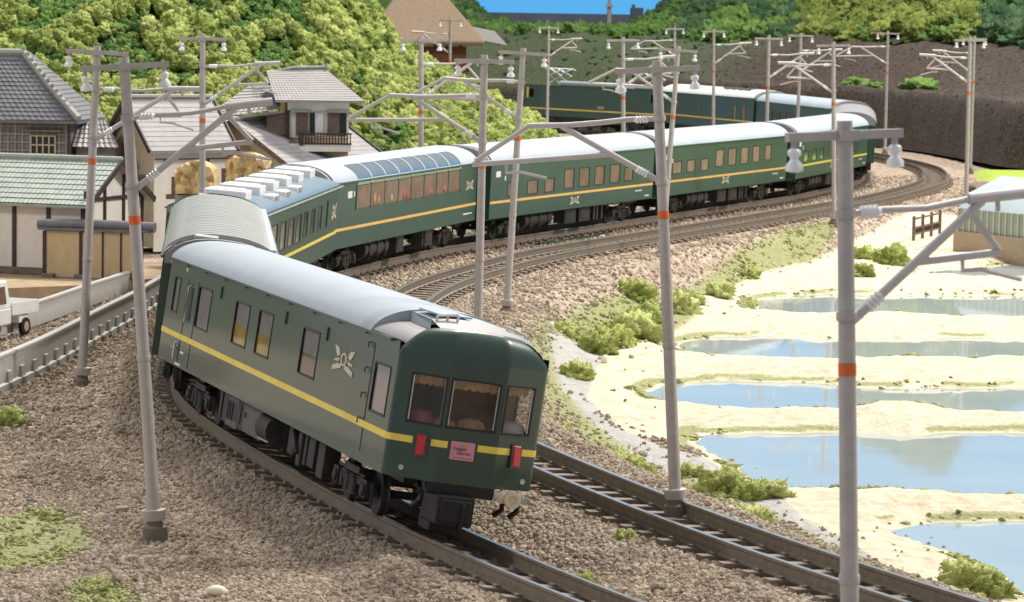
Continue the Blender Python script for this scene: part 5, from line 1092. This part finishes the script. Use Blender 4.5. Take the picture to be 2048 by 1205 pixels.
# ------------------------------------------------------------------ right side: greenhouse, little fence, mound
g = empty("greenhouse", (26.6, 163, -1.1), (0, 0, R(-62)), "pale plastic greenhouse with ribbed side, cut by the right edge", "greenhouse")
L = 16; pr = [(-2.6, 0), (-2.6, 1.5), (-1.9, 2.3), (0, 3.1), (1.9, 2.3), (2.6, 1.5), (2.6, 0)]
b = MB(); vs = [(x, y, z) for x in (-4, L) for y, z in pr[1:-1]]; n = 5; b.add(vs, [(k, k + 1, n + k + 1, n + k) for k in range(n - 1)]); b.build("film_roof", M['greenhouse'], g, smooth=True)
b = MB(); b.add([(-4, -2.58, .3), (L, -2.58, .3), (L, -2.58, 1.5), (-4, -2.58, 1.5)], [(0, 1, 2, 3)]); b.add([(-4, 2.58, .3), (L, 2.58, .3), (L, 2.58, 1.5), (-4, 2.58, 1.5)], [(3, 2, 1, 0)]); b.add([(-4, y, z) for y, z in pr], [tuple(range(7))]); b.build("film_side", M['greenhouse_wall'], g)
rm = MB(); rm.box((0, -2.62, .9), (.07, .06, 1.25)); rme = rm.mesh("rib", M['pale_rib'])
for k in range(40): link("rib", rme, g, (-4 + k * .5, 0, 0))
b = MB(); b.box((6, 0, -.75), (20.4, 5.5, 2.2)); b.build("footing", M['brick_base'], g)
f = empty("wooden_fence", (20.35, 166.6, -1.35), (0, 0, R(70)), "low dark brown wooden fence beside the greenhouse", "fence")
for x in (0, 2.0, 4.0, 6.0): b = MB(); b.box((x, 0, .6), (.14, .14, 1.25)); b.build("post", M['wood_m'], f)
for z_ in (1.08, .62, .30): b = MB(); b.box((3.0, 0, z_), (6.1, .07, .09)); b.build("rail", M['wood_m'], f)
for k in range(24): b = MB(); b.box((.25 + k * .25, .02, .48), (.05, .05, .35)); b.build("slat", M['wood_d'], f)
bm = bmesh.new(); bmesh.ops.create_icosphere(bm, subdivisions=3, radius=1)
for v in bm.verts: v.co = Vector((v.co.x * 1.15, v.co.y * 2.6, max(-.2, v.co.z * .42))) * (1 + .25 * mnoise.noise(v.co * 1.5))
me = bpy.data.meshes.new("earth_mound"); bm.to_mesh(me); bm.free(); me.materials.append(M['wood_m']); o = link("earth_mound", me, None, (27.9, 193.5, .0)); tag(o, "dark brown earth mound on the edge of the bright green field", "mound")

# ------------------------------------------------------------------ far wall, embankment, hills
WP = ribbon([(-46, 330), (-30, 319), (-8, 306), (4, 293.5), (14, 279), (21.5, 267), (26.5, 258.5), (29.6, 249), (31.3, 238), (32.3, 228), (33.4, 220), (38, 213), (50, 206), (70, 200)])
WT = tang(WP); WN = -np.c_[WT[:, 1], -WT[:, 0]]    # pointing away from the tracks
def emb_z(d, s_, x):
    """height beyond the wall line"""
    pz = np.interp(d, [0, .25, .6, 1.0, 1.5, 3.0, 7.0, 9.0, 13.0, 17.0, 24.0, 60.0], [.1, 1.6, 3.5, 4.45, 4.6, 4.35, 4.3, 5.2, 7.5, 8.3, 8.6, 8.8])
    return pz
dm, dt, db = new_mat("embankment_earth"); n_ = dt.nodes; l_ = dt.links
tc = n_.new("ShaderNodeTexCoord"); n1 = n_.new("ShaderNodeTexNoise"); n1.inputs["Scale"].default_value = .25; n1.inputs["Detail"].default_value = 6
n2 = n_.new("ShaderNodeTexNoise"); n2.inputs["Scale"].default_value = 4; n2.inputs["Detail"].default_value = 6; l_.new(tc.outputs["Object"], n1.inputs["Vector"]); l_.new(tc.outputs["Object"], n2.inputs["Vector"])
rp = n_.new("ShaderNodeValToRGB"); rp.color_ramp.elements[0].position = .35; rp.color_ramp.elements[1].position = .7; rp.color_ramp.elements[0].color = (.026, .017, .013, 1); rp.color_ramp.elements[1].color = (.092, .064, .052, 1); l_.new(n2.outputs["Fac"], rp.inputs[0])
r2 = n_.new("ShaderNodeValToRGB"); r2.color_ramp.elements[0].position = .4; r2.color_ramp.elements[1].position = .65; r2.color_ramp.elements[0].color = (.05, .07, .035, 1); r2.color_ramp.elements[1].color = (.09, .115, .05, 1); l_.new(n2.outputs["Fac"], r2.inputs[0])
vc = n_.new("ShaderNodeVertexColor"); vc.layer_name = "green"; sc_ = n_.new("ShaderNodeSeparateColor"); l_.new(vc.outputs[0], sc_.inputs[0])
am = n_.new("ShaderNodeMath"); am.operation = 'MULTIPLY_ADD'; am.inputs[1].default_value = .8; am.inputs[2].default_value = -.4; l_.new(n1.outputs["Fac"], am.inputs[0]); aa = n_.new("ShaderNodeMath"); aa.use_clamp = True; l_.new(am.outputs[0], aa.inputs[0]); l_.new(sc_.outputs[0], aa.inputs[1])
mx = n_.new("ShaderNodeMixRGB"); l_.new(aa.outputs[0], mx.inputs[0]); l_.new(rp.outputs[0], mx.inputs[1]); l_.new(r2.outputs[0], mx.inputs[2]); l_.new(mx.outputs[0], db.inputs["Base Color"]); db.inputs["Roughness"].default_value = .9
bp = n_.new("ShaderNodeBump"); bp.inputs["Strength"].default_value = .6; bp.inputs["Distance"].default_value = .12; l_.new(n2.outputs["Fac"], bp.inputs["Height"]); l_.new(bp.outputs[0], db.inputs["Normal"])
ds = np.array([0, .12, .25, .4, .6, .8, 1.0, 1.25, 1.5, 2, 3, 4, 5, 6, 7, 8, 9, 10, 11, 12, 13, 14, 15.5, 17, 20, 24, 32, 45, 60])
vs = []; gc = []
QS = np.r_[0, np.cumsum(np.hypot(*np.diff(WP, axis=0).T))]; ns = 300; qs = np.linspace(0, QS[-1], ns)
WX = np.interp(qs, QS, WP[:, 0]); WY = np.interp(qs, QS, WP[:, 1]); NX = np.interp(qs, QS, WN[:, 0]); NY = np.interp(qs, QS, WN[:, 1]); nl = np.hypot(NX, NY); NX /= nl; NY /= nl
DD, XX = np.meshgrid(ds, WX); _, YY = np.meshgrid(ds, WY); _, NNX = np.meshgrid(ds, NX); _, NNY = np.meshgrid(ds, NY)
PX = XX + NNX * DD; PY = YY + NNY * DD
# lower the wall and raise the slope where it turns green on the left; round the right hand end down
lf = sstep(12, 2, XX); PZ = emb_z(DD, 0, PX)
PZ = PZ * (1 - .28 * lf * (DD < 8)) + .0
rd = sstep(33.5, 46, PX - (PY - 235) * .25); PZ = np.where(DD > 6, PZ - (PZ - 4.6).clip(0) * rd, PZ)
PZ += (fbm(PX * .8, PY * .8, 4) - .5) * .5 * sstep(0, .6, DD) + (fbm(PX * .18 + 4, PY * .18, 3) - .5) * 1.6 * sstep(7, 10, DD); PX = PX + (fbm(PY * .7, DD * 1.3 + PX * .2, 3) - .5) * .25 * (DD < 2); PY = PY + (fbm(PX * .7, DD * 1.3, 3) - .5) * .3 * (DD < 2)
GR = np.clip(sstep(14, 6, XX) * sstep(5, 8, DD) + sstep(15, 20, DD) * .8 + .5 * sstep(3, 6, DD) * (1 - sstep(6, 8, DD)) * sstep(22, 10, XX), 0, 1)
i = np.arange(PX.size).reshape(PX.shape); q = np.stack([i[:-1, :-1], i[:-1, 1:], i[1:, 1:], i[1:, :-1]], -1).reshape(-1, 4)
me = bpy.data.meshes.new("embankment"); me.from_pydata(np.c_[PX.ravel(), PY.ravel(), PZ.ravel()].tolist(), [], q.tolist()); me.polygons.foreach_set("use_smooth", np.ones(len(q), bool))
a = me.color_attributes.new("green", 'FLOAT_COLOR', 'POINT'); a.data.foreach_set("color", np.c_[GR.ravel(), GR.ravel(), GR.ravel(), np.ones(GR.size)].astype(np.float32).ravel())
me.materials.append(dm); o = bpy.data.objects.new("embankment", me); col.objects.link(o); o['kind'] = 'structure'
def emb_at(x, y):
    """nearest sample of the embankment surface"""
    k = ((PX - x) ** 2 + (PY - y) ** 2).argmin(); return PZ.ravel()[k]

# left hill
M['leaf_gap_shade'] = mat('leaf_gap_shade', (.035, .055, .018), rough=.9, var=.3, scale=1.5, bump=.5)  # dark under-layer: shade between the clumps put into colour
def left_hill(X, Y):
    yb = np.interp(X, [-60, -30, -20, -12, -6, 0, 2, 4], [146, 148, 150, 151, 157, 163, 168, 176])
    F = np.interp(X, [-60, -25, -14, -10, -8.7, -7.9, -6.5, -5, -1.8, .8, 2.4, 3.4], [60, 36, 16.5, 11.0, 9.6, 7.9, 7.1, 6.3, 4.4, 3.2, 1.6, 0.0])
    d = (Y - yb).clip(0); back = 1 - sstep(205, 232, Y) * .8 * sstep(-30, -10, X)
    return np.minimum(.50 * d, F * (1 - np.exp(-d / 9))) * back + 1.2 * (fbm(X * .16, Y * .16 + 8, 3) - .5) * sstep(0, 8, d)
xs = np.linspace(-58, 4.5, 130); ys = np.linspace(146, 246, 110); X, Y = np.meshgrid(xs, ys); Z = left_hill(X, Y) - .4
i = np.arange(X.size).reshape(X.shape); q = np.stack([i[:-1, :-1], i[:-1, 1:], i[1:, 1:], i[1:, :-1]], -1).reshape(-1, 4)
me = bpy.data.meshes.new("hillside"); me.from_pydata(np.c_[X.ravel(), Y.ravel(), Z.ravel()].tolist(), [], q.tolist()); me.polygons.foreach_set("use_smooth", np.ones(len(q), bool)); me.materials.append(M['leaf_gap_shade'])
o = bpy.data.objects.new("hillside", me); col.objects.link(o); o['kind'] = 'structure'
# hills behind the embankment
def wall_d(X, Y):
    sh = X.shape; x = X.ravel(); y = Y.ravel(); out = np.empty(len(x)); W_ = np.c_[WX, WY]
    for k in range(0, len(x), 20000):
        a = x[k:k + 20000, None] - WX[None]; c = y[k:k + 20000, None] - WY[None]; i = (a * a + c * c).argmin(1); r_ = np.arange(len(i))
        out[k:k + 20000] = np.sign(a[r_, i] * NX[i] + c[r_, i] * NY[i]) * np.hypot(a[r_, i], c[r_, i])
    return out.reshape(sh)
def back_hill(X, Y):
    E = np.interp(X / Y, [-.2, -.03, -.018, -.008, .0, .035, .045, .055, .062, .098, .106, .132, .140, .16, .3], [.6, .6, .3, -.25, -.4, -.35, .05, .5, 1.0, 1.5, 3.2, 3.7, 2.6, 2.2, 2.0])
    F = 9.6 + np.tan(np.radians(E)) * Y
    d = wall_d(X, Y); return 7.6 + (F - 7.6) * np.clip((d - 12) / 45, 0, 1) ** 1.1 + .7 * (fbm(X * .2 + 3, Y * .2, 3) - .5)
xs = np.linspace(-60, 95, 180); ys = np.linspace(214, 400, 150); X, Y = np.meshgrid(xs, ys); Z = back_hill(X, Y) - .5; wd = wall_d(X, Y)
i = np.arange(X.size).reshape(X.shape); q = np.stack([i[:-1, :-1], i[:-1, 1:], i[1:, 1:], i[1:, :-1]], -1).reshape(-1, 4); qf = q[(wd.ravel()[q] > 14).all(1)]
me = bpy.data.meshes.new("hillside"); me.from_pydata(np.c_[X.ravel(), Y.ravel(), Z.ravel()].tolist(), [], qf.tolist()); me.polygons.foreach_set("use_smooth", np.ones(len(qf), bool)); me.materials.append(M['leaf_gap_shade'])
o = bpy.data.objects.new("hillside", me); col.objects.link(o); o['kind'] = 'structure'
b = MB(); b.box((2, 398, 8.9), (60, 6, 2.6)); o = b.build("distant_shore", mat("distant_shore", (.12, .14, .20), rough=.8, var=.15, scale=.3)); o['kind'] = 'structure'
t = empty("distant_tower", (11.1, 395, 8), label="tiny grey tower on the skyline under the blue sky", cat="tower"); b = MB(); b.tube([(0, 0, 0), (0, 0, 6)], .35, 8, r2=.15); b.box((0, 0, 3.2), (.9, .9, .3)); b.build("shaft", M['pole'], t)
t = empty("distant_building", (14.2, 390, 7), label="small dark block of a building on the skyline", cat="building"); b = MB(); b.box((0, 0, 2.0), (1.5, 2, 4.0)); b.build("wall", mat("slate_wall", (.07, .10, .12), var=.2), t); b = MB(); b.box((-.4, 0, 4.2), (.4, 1, .4)); b.build("roof_box", M['tile_dark'], t)
# ------------------------------------------------------------------ scattered masses
def blob_mesh(name, r, seed, m, sub=3, leaves=160, rough=.42, flat=.85):
    rd = random.Random(seed); bm = bmesh.new(); bmesh.ops.create_icosphere(bm, subdivisions=sub, radius=r)
    off = Vector((seed * 3.1, seed * 1.7, 0))
    for v in bm.verts:
        d = v.co.normalized(); k = 1 + rough * mnoise.noise(d * 1.6 + off) + rough * .75 * mnoise.noise(d * 4.2 + off) + rough * .5 * mnoise.noise(d * 9 + off)
        v.co = d * r * k; v.co.z *= flat
    pts = [(v.co.copy(), v.normal.copy()) for v in bm.verts if v.co.z > -.35 * r]
    for k in range(leaves):
        p, n = rd.choice(pts); n = (n + Vector((rd.uniform(-.7, .7), rd.uniform(-.7, .7), rd.uniform(-.3, .8)))).normalized(); s = r * rd.uniform(.04, .095)
        t = n.cross(Vector((rd.random(), rd.random(), rd.random()))).normalized(); c = p + n * s * rd.uniform(-.2, .9)
        vs = [bm.verts.new(c + t * s), bm.verts.new(c - t * s * .6 + n * s * .7), bm.verts.new(c + n.cross(t) * s)]; bm.faces.new(vs)
    me = bpy.data.meshes.new(name); bm.to_mesh(me); bm.free(); me.materials.append(m); me.polygons.foreach_set("use_smooth", [len(p.vertices) == 3 and i < 20 * 4 ** (sub - 1) * 1 for i, p in enumerate(me.polygons)])
    return me
def stone_mesh(seed, m):
    rd = random.Random(seed); bm = bmesh.new(); bmesh.ops.create_icosphere(bm, subdivisions=1, radius=.5)
    for v in bm.verts: v.co = Vector((v.co.x * rd.uniform(.8, 1.2), v.co.y * rd.uniform(.6, 1), v.co.z * rd.uniform(.55, .9)))
    me = bpy.data.meshes.new("stone"); bm.to_mesh(me); bm.free(); me.materials.append(m); return me
def scatter(name, P, scale, meshes, seed=1, tilt=.3, kind='stuff', parent=None):
    """one object: its own points carry instances of the given meshes (geometry nodes)"""
    me = bpy.data.meshes.new(name); me.vertices.add(len(P)); me.vertices.foreach_set("co", np.asarray(P, np.float32).ravel())
    g_ = np.random.default_rng(seed)
    sc_ = me.attributes.new("sc", 'FLOAT_VECTOR', 'POINT'); s3 = np.asarray(scale)[:, None] * g_.uniform(.75, 1.25, (len(P), 3)); sc_.data.foreach_set("vector", s3.astype(np.float32).ravel())
    ro = me.attributes.new("rot", 'FLOAT_VECTOR', 'POINT'); rr = np.c_[g_.normal(0, tilt, len(P)), g_.normal(0, tilt, len(P)), g_.uniform(0, 6.28, len(P))]; ro.data.foreach_set("vector", rr.astype(np.float32).ravel())
    ix = me.attributes.new("pick", 'INT', 'POINT'); ix.data.foreach_set("value", g_.integers(0, len(meshes), len(P)).astype(np.int32))
    o = bpy.data.objects.new(name, me); col.objects.link(o); o['kind'] = kind
    ng = bpy.data.node_groups.new(name, 'GeometryNodeTree'); ng.interface.new_socket("Geometry", in_out='INPUT', socket_type='NodeSocketGeometry'); ng.interface.new_socket("Geometry", in_out='OUTPUT', socket_type='NodeSocketGeometry')
    N = ng.nodes; L = ng.links; gi = N.new("NodeGroupInput"); go = N.new("NodeGroupOutput")
    ip = N.new("GeometryNodeInstanceOnPoints"); g2i = N.new("GeometryNodeGeometryToInstance")
    for k, m_ in enumerate(meshes):
        src = bpy.data.objects.new(name + "_source", m_); oi = N.new("GeometryNodeObjectInfo"); oi.inputs[0].default_value = src; oi.inputs["As Instance"].default_value = True
        L.new(oi.outputs["Geometry"], g2i.inputs[0])
    def attr(n, t):
        a = N.new("GeometryNodeInputNamedAttribute"); a.data_type = t; a.inputs[0].default_value = n; return a.outputs[0]
    L.new(gi.outputs[0], ip.inputs["Points"]); L.new(g2i.outputs[0], ip.inputs["Instance"]); ip.inputs["Pick Instance"].default_value = True
    L.new(attr("pick", 'INT'), ip.inputs["Instance Index"]); L.new(attr("rot", 'FLOAT_VECTOR'), ip.inputs["Rotation"]); L.new(attr("sc", 'FLOAT_VECTOR'), ip.inputs["Scale"])
    L.new(ip.outputs[0], go.inputs[0]); md = o.modifiers.new("scatter", 'NODES'); md.node_group = ng
    return o
def grid_pts(n, x0, x1, y0, y1, yd=0):
    """y density falls with distance when yd is given"""
    x = rng.uniform(x0, x1, n); y = rng.uniform(y0, y1, n); return x, y

stones = [stone_mesh(k, M['stone']) for k in range(5)]
def ballast(n, y0, y1, size, name="ballast"):
    y = rng.uniform(y0, y1, n); h = y * .163 + 1; x = rng.uniform(-1, 1, n) * h
    z, u, yf, sd = ground_z(x, y, True)
    rail = np.minimum(np.abs(np.abs(u) - .735), np.abs(np.abs(u - 5.3) - .735)); intrk = (np.abs(u) < .73) | (np.abs(u - 5.3) < .73)
    s_in = sstep(-.4, .2, sdist(x, y, SAND)); p_in = sstep(-.3, .3, sdist(x, y, PATH)); g_in = sstep(-.6, .8, sdist(x, y, GRASS)); gl = np.maximum(sstep(-.5, .3, sdist(x, y, GRASSL)), sstep(-.5, .3, sdist(x, y, GRASSL2)))
    road = sstep(9.5, 11.5, -u) * (y < 130)
    keep = (rail > .13) & (rng.random(n) > s_in * .995) & (rng.random(n) > p_in * .985) & (rng.random(n) > g_in * .85) & (rng.random(n) > gl * .97) & (rng.random(n) > road * .93) & ((x > -9.5) | (y < 118)) & (u < 16)
    keep &= ~(intrk & (rng.random(n) > .55))
    keep &= ~inpoly(x, y, FIELD)
    x, y, z, intrk = x[keep], y[keep], z[keep], intrk[keep]; s = size * np.exp(rng.normal(0, .28, len(x))) * np.where(intrk, .75, 1)
    return scatter(name, np.c_[x, y, z + s * .12 + np.where(intrk, .015, 0)], s, stones, 5, .6)
ballast(120000, 50, 76, .10); ballast(75000, 76, 118, .125); ballast(60000, 118, 215, .155)

# turf: dense little tufts where the grass grows
tuft = [blob_mesh("tuft", .5, 40 + k, M['turf'], 1, 26, .8, .6) for k in range(3)]
def turf(polys, n, size, name="turf"):
    P = []; S = []
    for poly in polys:
        a = np.array(poly); x = rng.uniform(a[:, 0].min() - .5, a[:, 0].max() + .5, n); y = rng.uniform(a[:, 1].min() - .5, a[:, 1].max() + .5, n)
        d = sdist(x, y, poly); w = sstep(-.6, .9, d) * sstep(*((.42, .60) if size < .12 else (.34, .52)), fbm(x * .9, y * .35, 3)); k = rng.random(n) < w
        x, y = x[k], y[k]; z, u, yf, sd = ground_z(x, y, True); k = (sd < -.15) & (u > 7.2) | (x < -5); x, y, z = x[k], y[k], z[k]
        P.append(np.c_[x, y, z]); S.append(size * np.exp(rng.normal(0, .3, len(x))) * np.clip(y / 90, .6, 1.7))
    return scatter(name, np.vstack(P), np.concatenate(S), tuft, 9, .4)
turf([GRASS], 26000, .105); turf([GRASSL, GRASSL2], 9000, .13)
# green fringe along the rims of the ponds
P = []
for p in POND:
    a = np.array(p)
    for k in range(len(a)):
        q0, q1 = a[k], a[(k + 1) % len(a)]; mid_y = a[:, 1].mean()
        near = (q0[1] + q1[1]) / 2 < mid_y
        L_ = np.hypot(*(q1 - q0)); m_ = int(L_ * (40 if near else 5))
        t = rng.random(m_)[:, None]; pp = q0 + (q1 - q0) * t + rng.normal(0, .24, (m_, 2)); P.append(pp)
P = np.vstack(P); z, u, yf, sd = ground_z(P[:, 0], P[:, 1], True); k = (sd < -.05) & (sd > -1.5) & (fbm(P[:, 0] * .4, P[:, 1] * .4, 3) > .37); P = P[k]
scatter("bank_grass", np.c_[P, z[k]], .17 * np.exp(rng.normal(0, .3, len(P))), tuft, 11, .4)

# foam foliage over the hills
fy = [blob_mesh("clump", 1.0, 60 + k, M['fol_y'], 4, 420, .5) for k in range(4)]
fm_ = [blob_mesh("clump", 1.0, 70 + k, M['fol_m'], 4, 420, .5) for k in range(3)]
fd = [blob_mesh("clump", 1.0, 80 + k, M['fol_d'], 4, 420, .5) for k in range(3)]
fo = [blob_mesh("clump", 1.0, 90 + k, M['fol_o'], 4, 420, .5) for k in range(3)]
n = 22000; x = rng.uniform(-48, 4.2, n); y = rng.uniform(147, 214, n); z = left_hill(x, y); k = (z > .25) & (np.abs(x) < y * .17 + 3)
x, y, z = x[k], y[k], z[k]; sel = fbm(x * .25 + 2, y * .25, 3)
hf = fbm(x * .85 + 3, y * .6, 3); dk = (sel < .33) | (hf < .40)  # low hf: darker sunk clumps, crevice shade put into colour
scatter("hill_foliage", np.c_[x[~dk], y[~dk], z[~dk] + rng.uniform(-.1, .30, (~dk).sum())], rng.uniform(.22, .50, (~dk).sum()) * (1 + .5 * (hf[~dk] - .5)), fy, 21, .5)
scatter("hill_foliage", np.c_[x[dk], y[dk], z[dk] - .25], rng.uniform(.18, .38, dk.sum()), fm_, 22, .5)
n = 5000; x = rng.uniform(-60, -8, n); y = rng.uniform(212, 246, n); z = left_hill(x, y); scatter("hill_foliage", np.c_[x, y, z], rng.uniform(.6, 1.1, n), fy, 23, .5)
n = 52000; x = rng.uniform(-40, 92, n); y = rng.uniform(225, 400, n); wd_ = wall_d(x, y)
k = (wd_ > 15.5 + 3 * (fbm(x * .3, y * .3, 2) - .5)) & (wd_ < 78) & (np.abs(x) < y * .23 + 4) & ~((np.abs(x + 8) < 6.5) & (y < 306)); x, y = x[k], y[k]; z = back_hill(x, y); sel = fbm(x * .16 + 7, y * .16, 3)
px = x / y      # lateral bearing used only to choose the planting zones
oli = (px > .085) & (px < .142); drk = (px >= .142) | ((px > .045) & (px <= .085) & (sel < .52)) | ((px < -.002) & (sel < .42)); mid_ = ~oli & ~drk
hf = fbm(x * .7 + 1, y * .35, 3); shade_pocket = (hf < .42); z = np.where(shade_pocket, z - .5, z)  # sunk pockets; olive ones take a darker green as painted crevice shade
for nm, kk, mm, s0_, s1_ in (("hill_foliage", oli & ~shade_pocket, fo, .5, .95), ("hill_foliage", oli & shade_pocket, fm_, .4, .7), ("hill_foliage", drk, fd, .6, 1.2), ("hill_foliage", mid_, fm_, .5, 1.0)):
    scatter(nm, np.c_[x[kk], y[kk], z[kk] + rng.uniform(-.1, .5, kk.sum())], rng.uniform(s0_, s1_, kk.sum()), mm, 31, .5)
# low scrub on the green bank behind the locomotive and loose stones on the brown slopes
n = 5200; ii = rng.integers(0, PX.shape[0] - 1, n); jj = rng.integers(1, 24, n); t1 = rng.random(n); t2 = rng.random(n)
def lerp2(A): return (A[ii, jj] * (1 - t1) + A[ii + 1, jj] * t1) * (1 - t2) + (A[ii, np.minimum(jj + 1, 28)] * (1 - t1) + A[ii + 1, np.minimum(jj + 1, 28)] * t1) * t2
sx, sy, sz, sg = lerp2(PX), lerp2(PY), lerp2(PZ), lerp2(GR); k = (rng.random(n) < sg * .6) & (np.abs(sx) < sy * .17)
scrub = [blob_mesh("scrub", .5, 100 + q_, M['fol_d'], 2, 60, .6, .5) for q_ in range(2)]
scatter("slope_scrub", np.c_[sx[k], sy[k], sz[k]], rng.uniform(.2, .6, k.sum()), scrub, 41, .4)
k = (rng.random(n) < .75 * (1 - sg)) & (np.abs(sx) < sy * .17); dark = [stone_mesh(20 + q_, M['stone_shaded']) for q_ in range(3)]
midst = [stone_mesh(30 + q_, M['stone_lit']) for q_ in range(3)]; lo_ = k & (jj < 10) & (rng.random(n) < .35); k = k & (jj >= 13)
scatter("slope_stones", np.c_[sx[k], sy[k], sz[k]], rng.uniform(.12, .36, k.sum()), midst, 42, .6)
scatter("wall_stones", np.c_[sx[lo_], sy[lo_], sz[lo_]], rng.uniform(.10, .26, lo_.sum()), dark, 43, .6)

# ------------------------------------------------------------------ single bushes
bushes = [blob_mesh("foam", 1.0, 120 + k, M['bush'], 4, 700, .55, .8) for k in range(4)]
BL = [((2.11, 103.3), .48, "round bush alone on the grey path right of the tail coach"), ((4.75, 128.5), .62, "dark green bush at the top of the grass slope left of the pole"),
      ((1.9, 113.0), .45, "bush at the left end of the scrub patch on the slope"), ((2.9, 110.8), .55, "dark low bush at the foot of the scrub beside the white stone"), ((3.5, 113.5), .75, "pale scrubby bush in the middle of the slope"),
      ((4.4, 117.5), .8, "pale scrubby bush just left of the pole above the ponds"), ((5.0, 122.0), .75, "upper scrubby bush touching the pole above the ponds"), ((6.5, 127.0), .7, "pale bush right of the pole on the slope above the sand"), ((6.9, 130.5), .55, "upper pale bush right of the pole near the dry bank"),
      ((8.64, 136.2), .5, "small dark bush on the sand beyond the top pond"), ((10.5, 144.9), .42, "tiny bush on the slope above the farthest sand"), ((18.1, 156.5), .75, "yellow green bush on the sand right of the nearest pole"), ((17.0, 158.5), .6, "second bush beside the low wooden fence"), ((15.8, 147.5), .5, "bush half hidden behind the nearest pole"),
      ((4.44, 81.3), .36, "bush touching the foot of the pole by the pond"), ((5.1, 78.4), .50, "bush with dark lobes on the near bank of the second pond"), ((6.3, 78.0), .42, "bush at the water's edge where the green bank line begins"), ((5.75, 77.6), .35, "small bush between the two bank bushes of the second pond"),
      ((2.61, 78.9), .48, "bush on the verge close to the inner rail"), ((3.2, 77.2), .32, "little bush beside the verge bush near the inner rail"), ((4.6, 72.2), .36, "pale bush in the row along the ballast shoulder"), ((5.1, 69.4), .46, "middle bush of the row along the ballast shoulder"), ((5.7, 68.2), .33, "last pale bush of the row before the sand"),
      ((7.1, 65.4), .42, "bush partly behind the nearest pole at its left"), ((7.9, 65.2), .38, "bush just right of the nearest pole"), ((9.15, 65.2), .50, "largest dark bush on the near shore of the corner pond"), ((9.7, 65.0), .42, "bush right beside the largest dark bush of the corner pond"), ((8.9, 62.7), .34, "pale low bush below the largest dark bush"),
      ((2.24, 62.3), .19, "tiny moss tuft in the ballast between the tracks, farther one"), ((1.40, 58.9), .19, "tiny moss tuft in the ballast between the tracks, nearer one"), ((-12.2, 79.0), .42, "dark green bush at the left edge below the parapet")]
for k, ((x, y), rad, lab) in enumerate(BL):
    zz = float(ground_z(np.array([[x]]), np.array([[y]]))[0, 0]); o = link("bush", bushes[k % 4], None, (x, y, zz + rad * .18), (0, 0, k * 1.3), (rad * 1.05, rad * 1.05, rad * 1.08)); tag(o, lab, "bush", "foam bushes on the banks")
for (x, y), rad, lab in (((27.3, 264.5), 1.0, "dark bush on the ledge of the brown wall left of its pole"), ((28.6, 261.0), .6, "small bush on the ledge beside the pole at the wall"), ((31.2, 254.5), 1.25, "round green bush on the ledge of the brown wall")):
    zz = emb_at(x, y); o = link("bush", fm_[0], None, (x, y, zz + rad * .3), (0, 0, x), (rad, rad, rad * .8)); tag(o, lab, "bush", "bushes on the wall ledge")
bm = bmesh.new(); bmesh.ops.create_icosphere(bm, subdivisions=3, radius=1)
for v in bm.verts: v.co = Vector((v.co.x * .19, v.co.y * .12, v.co.z * .10)) * (1 + .08 * mnoise.noise(v.co * 2))
me = bpy.data.meshes.new("pebble"); bm.to_mesh(me); bm.free(); me.materials.append(M['pebble']); me.polygons.foreach_set("use_smooth", [True] * len(me.polygons))
o = link("white_pebble", me, None, (-5.0, 55.9, float(ground_z(np.array([[-5.0]]), np.array([[55.9]]))[0, 0]) + .1), (0, .1, .2)); tag(o, "smooth oval white pebble lying in the gravel at the bottom", "pebble")
for (x, y, s_, lab) in ((3.1, 108.4, 1.3, "small white stone with a dark spot below the scrub"), (1.35, 111.5, 1.1, "pale tan stone at the edge of the grey path")):
    o = link("loose_stone", me, None, (x, y, float(ground_z(np.array([[x]]), np.array([[y]]))[0, 0]) + .12), (.3, .5, 1), (s_ * .6, s_ * .7, s_ * 1.2)); tag(o, lab, "stone")
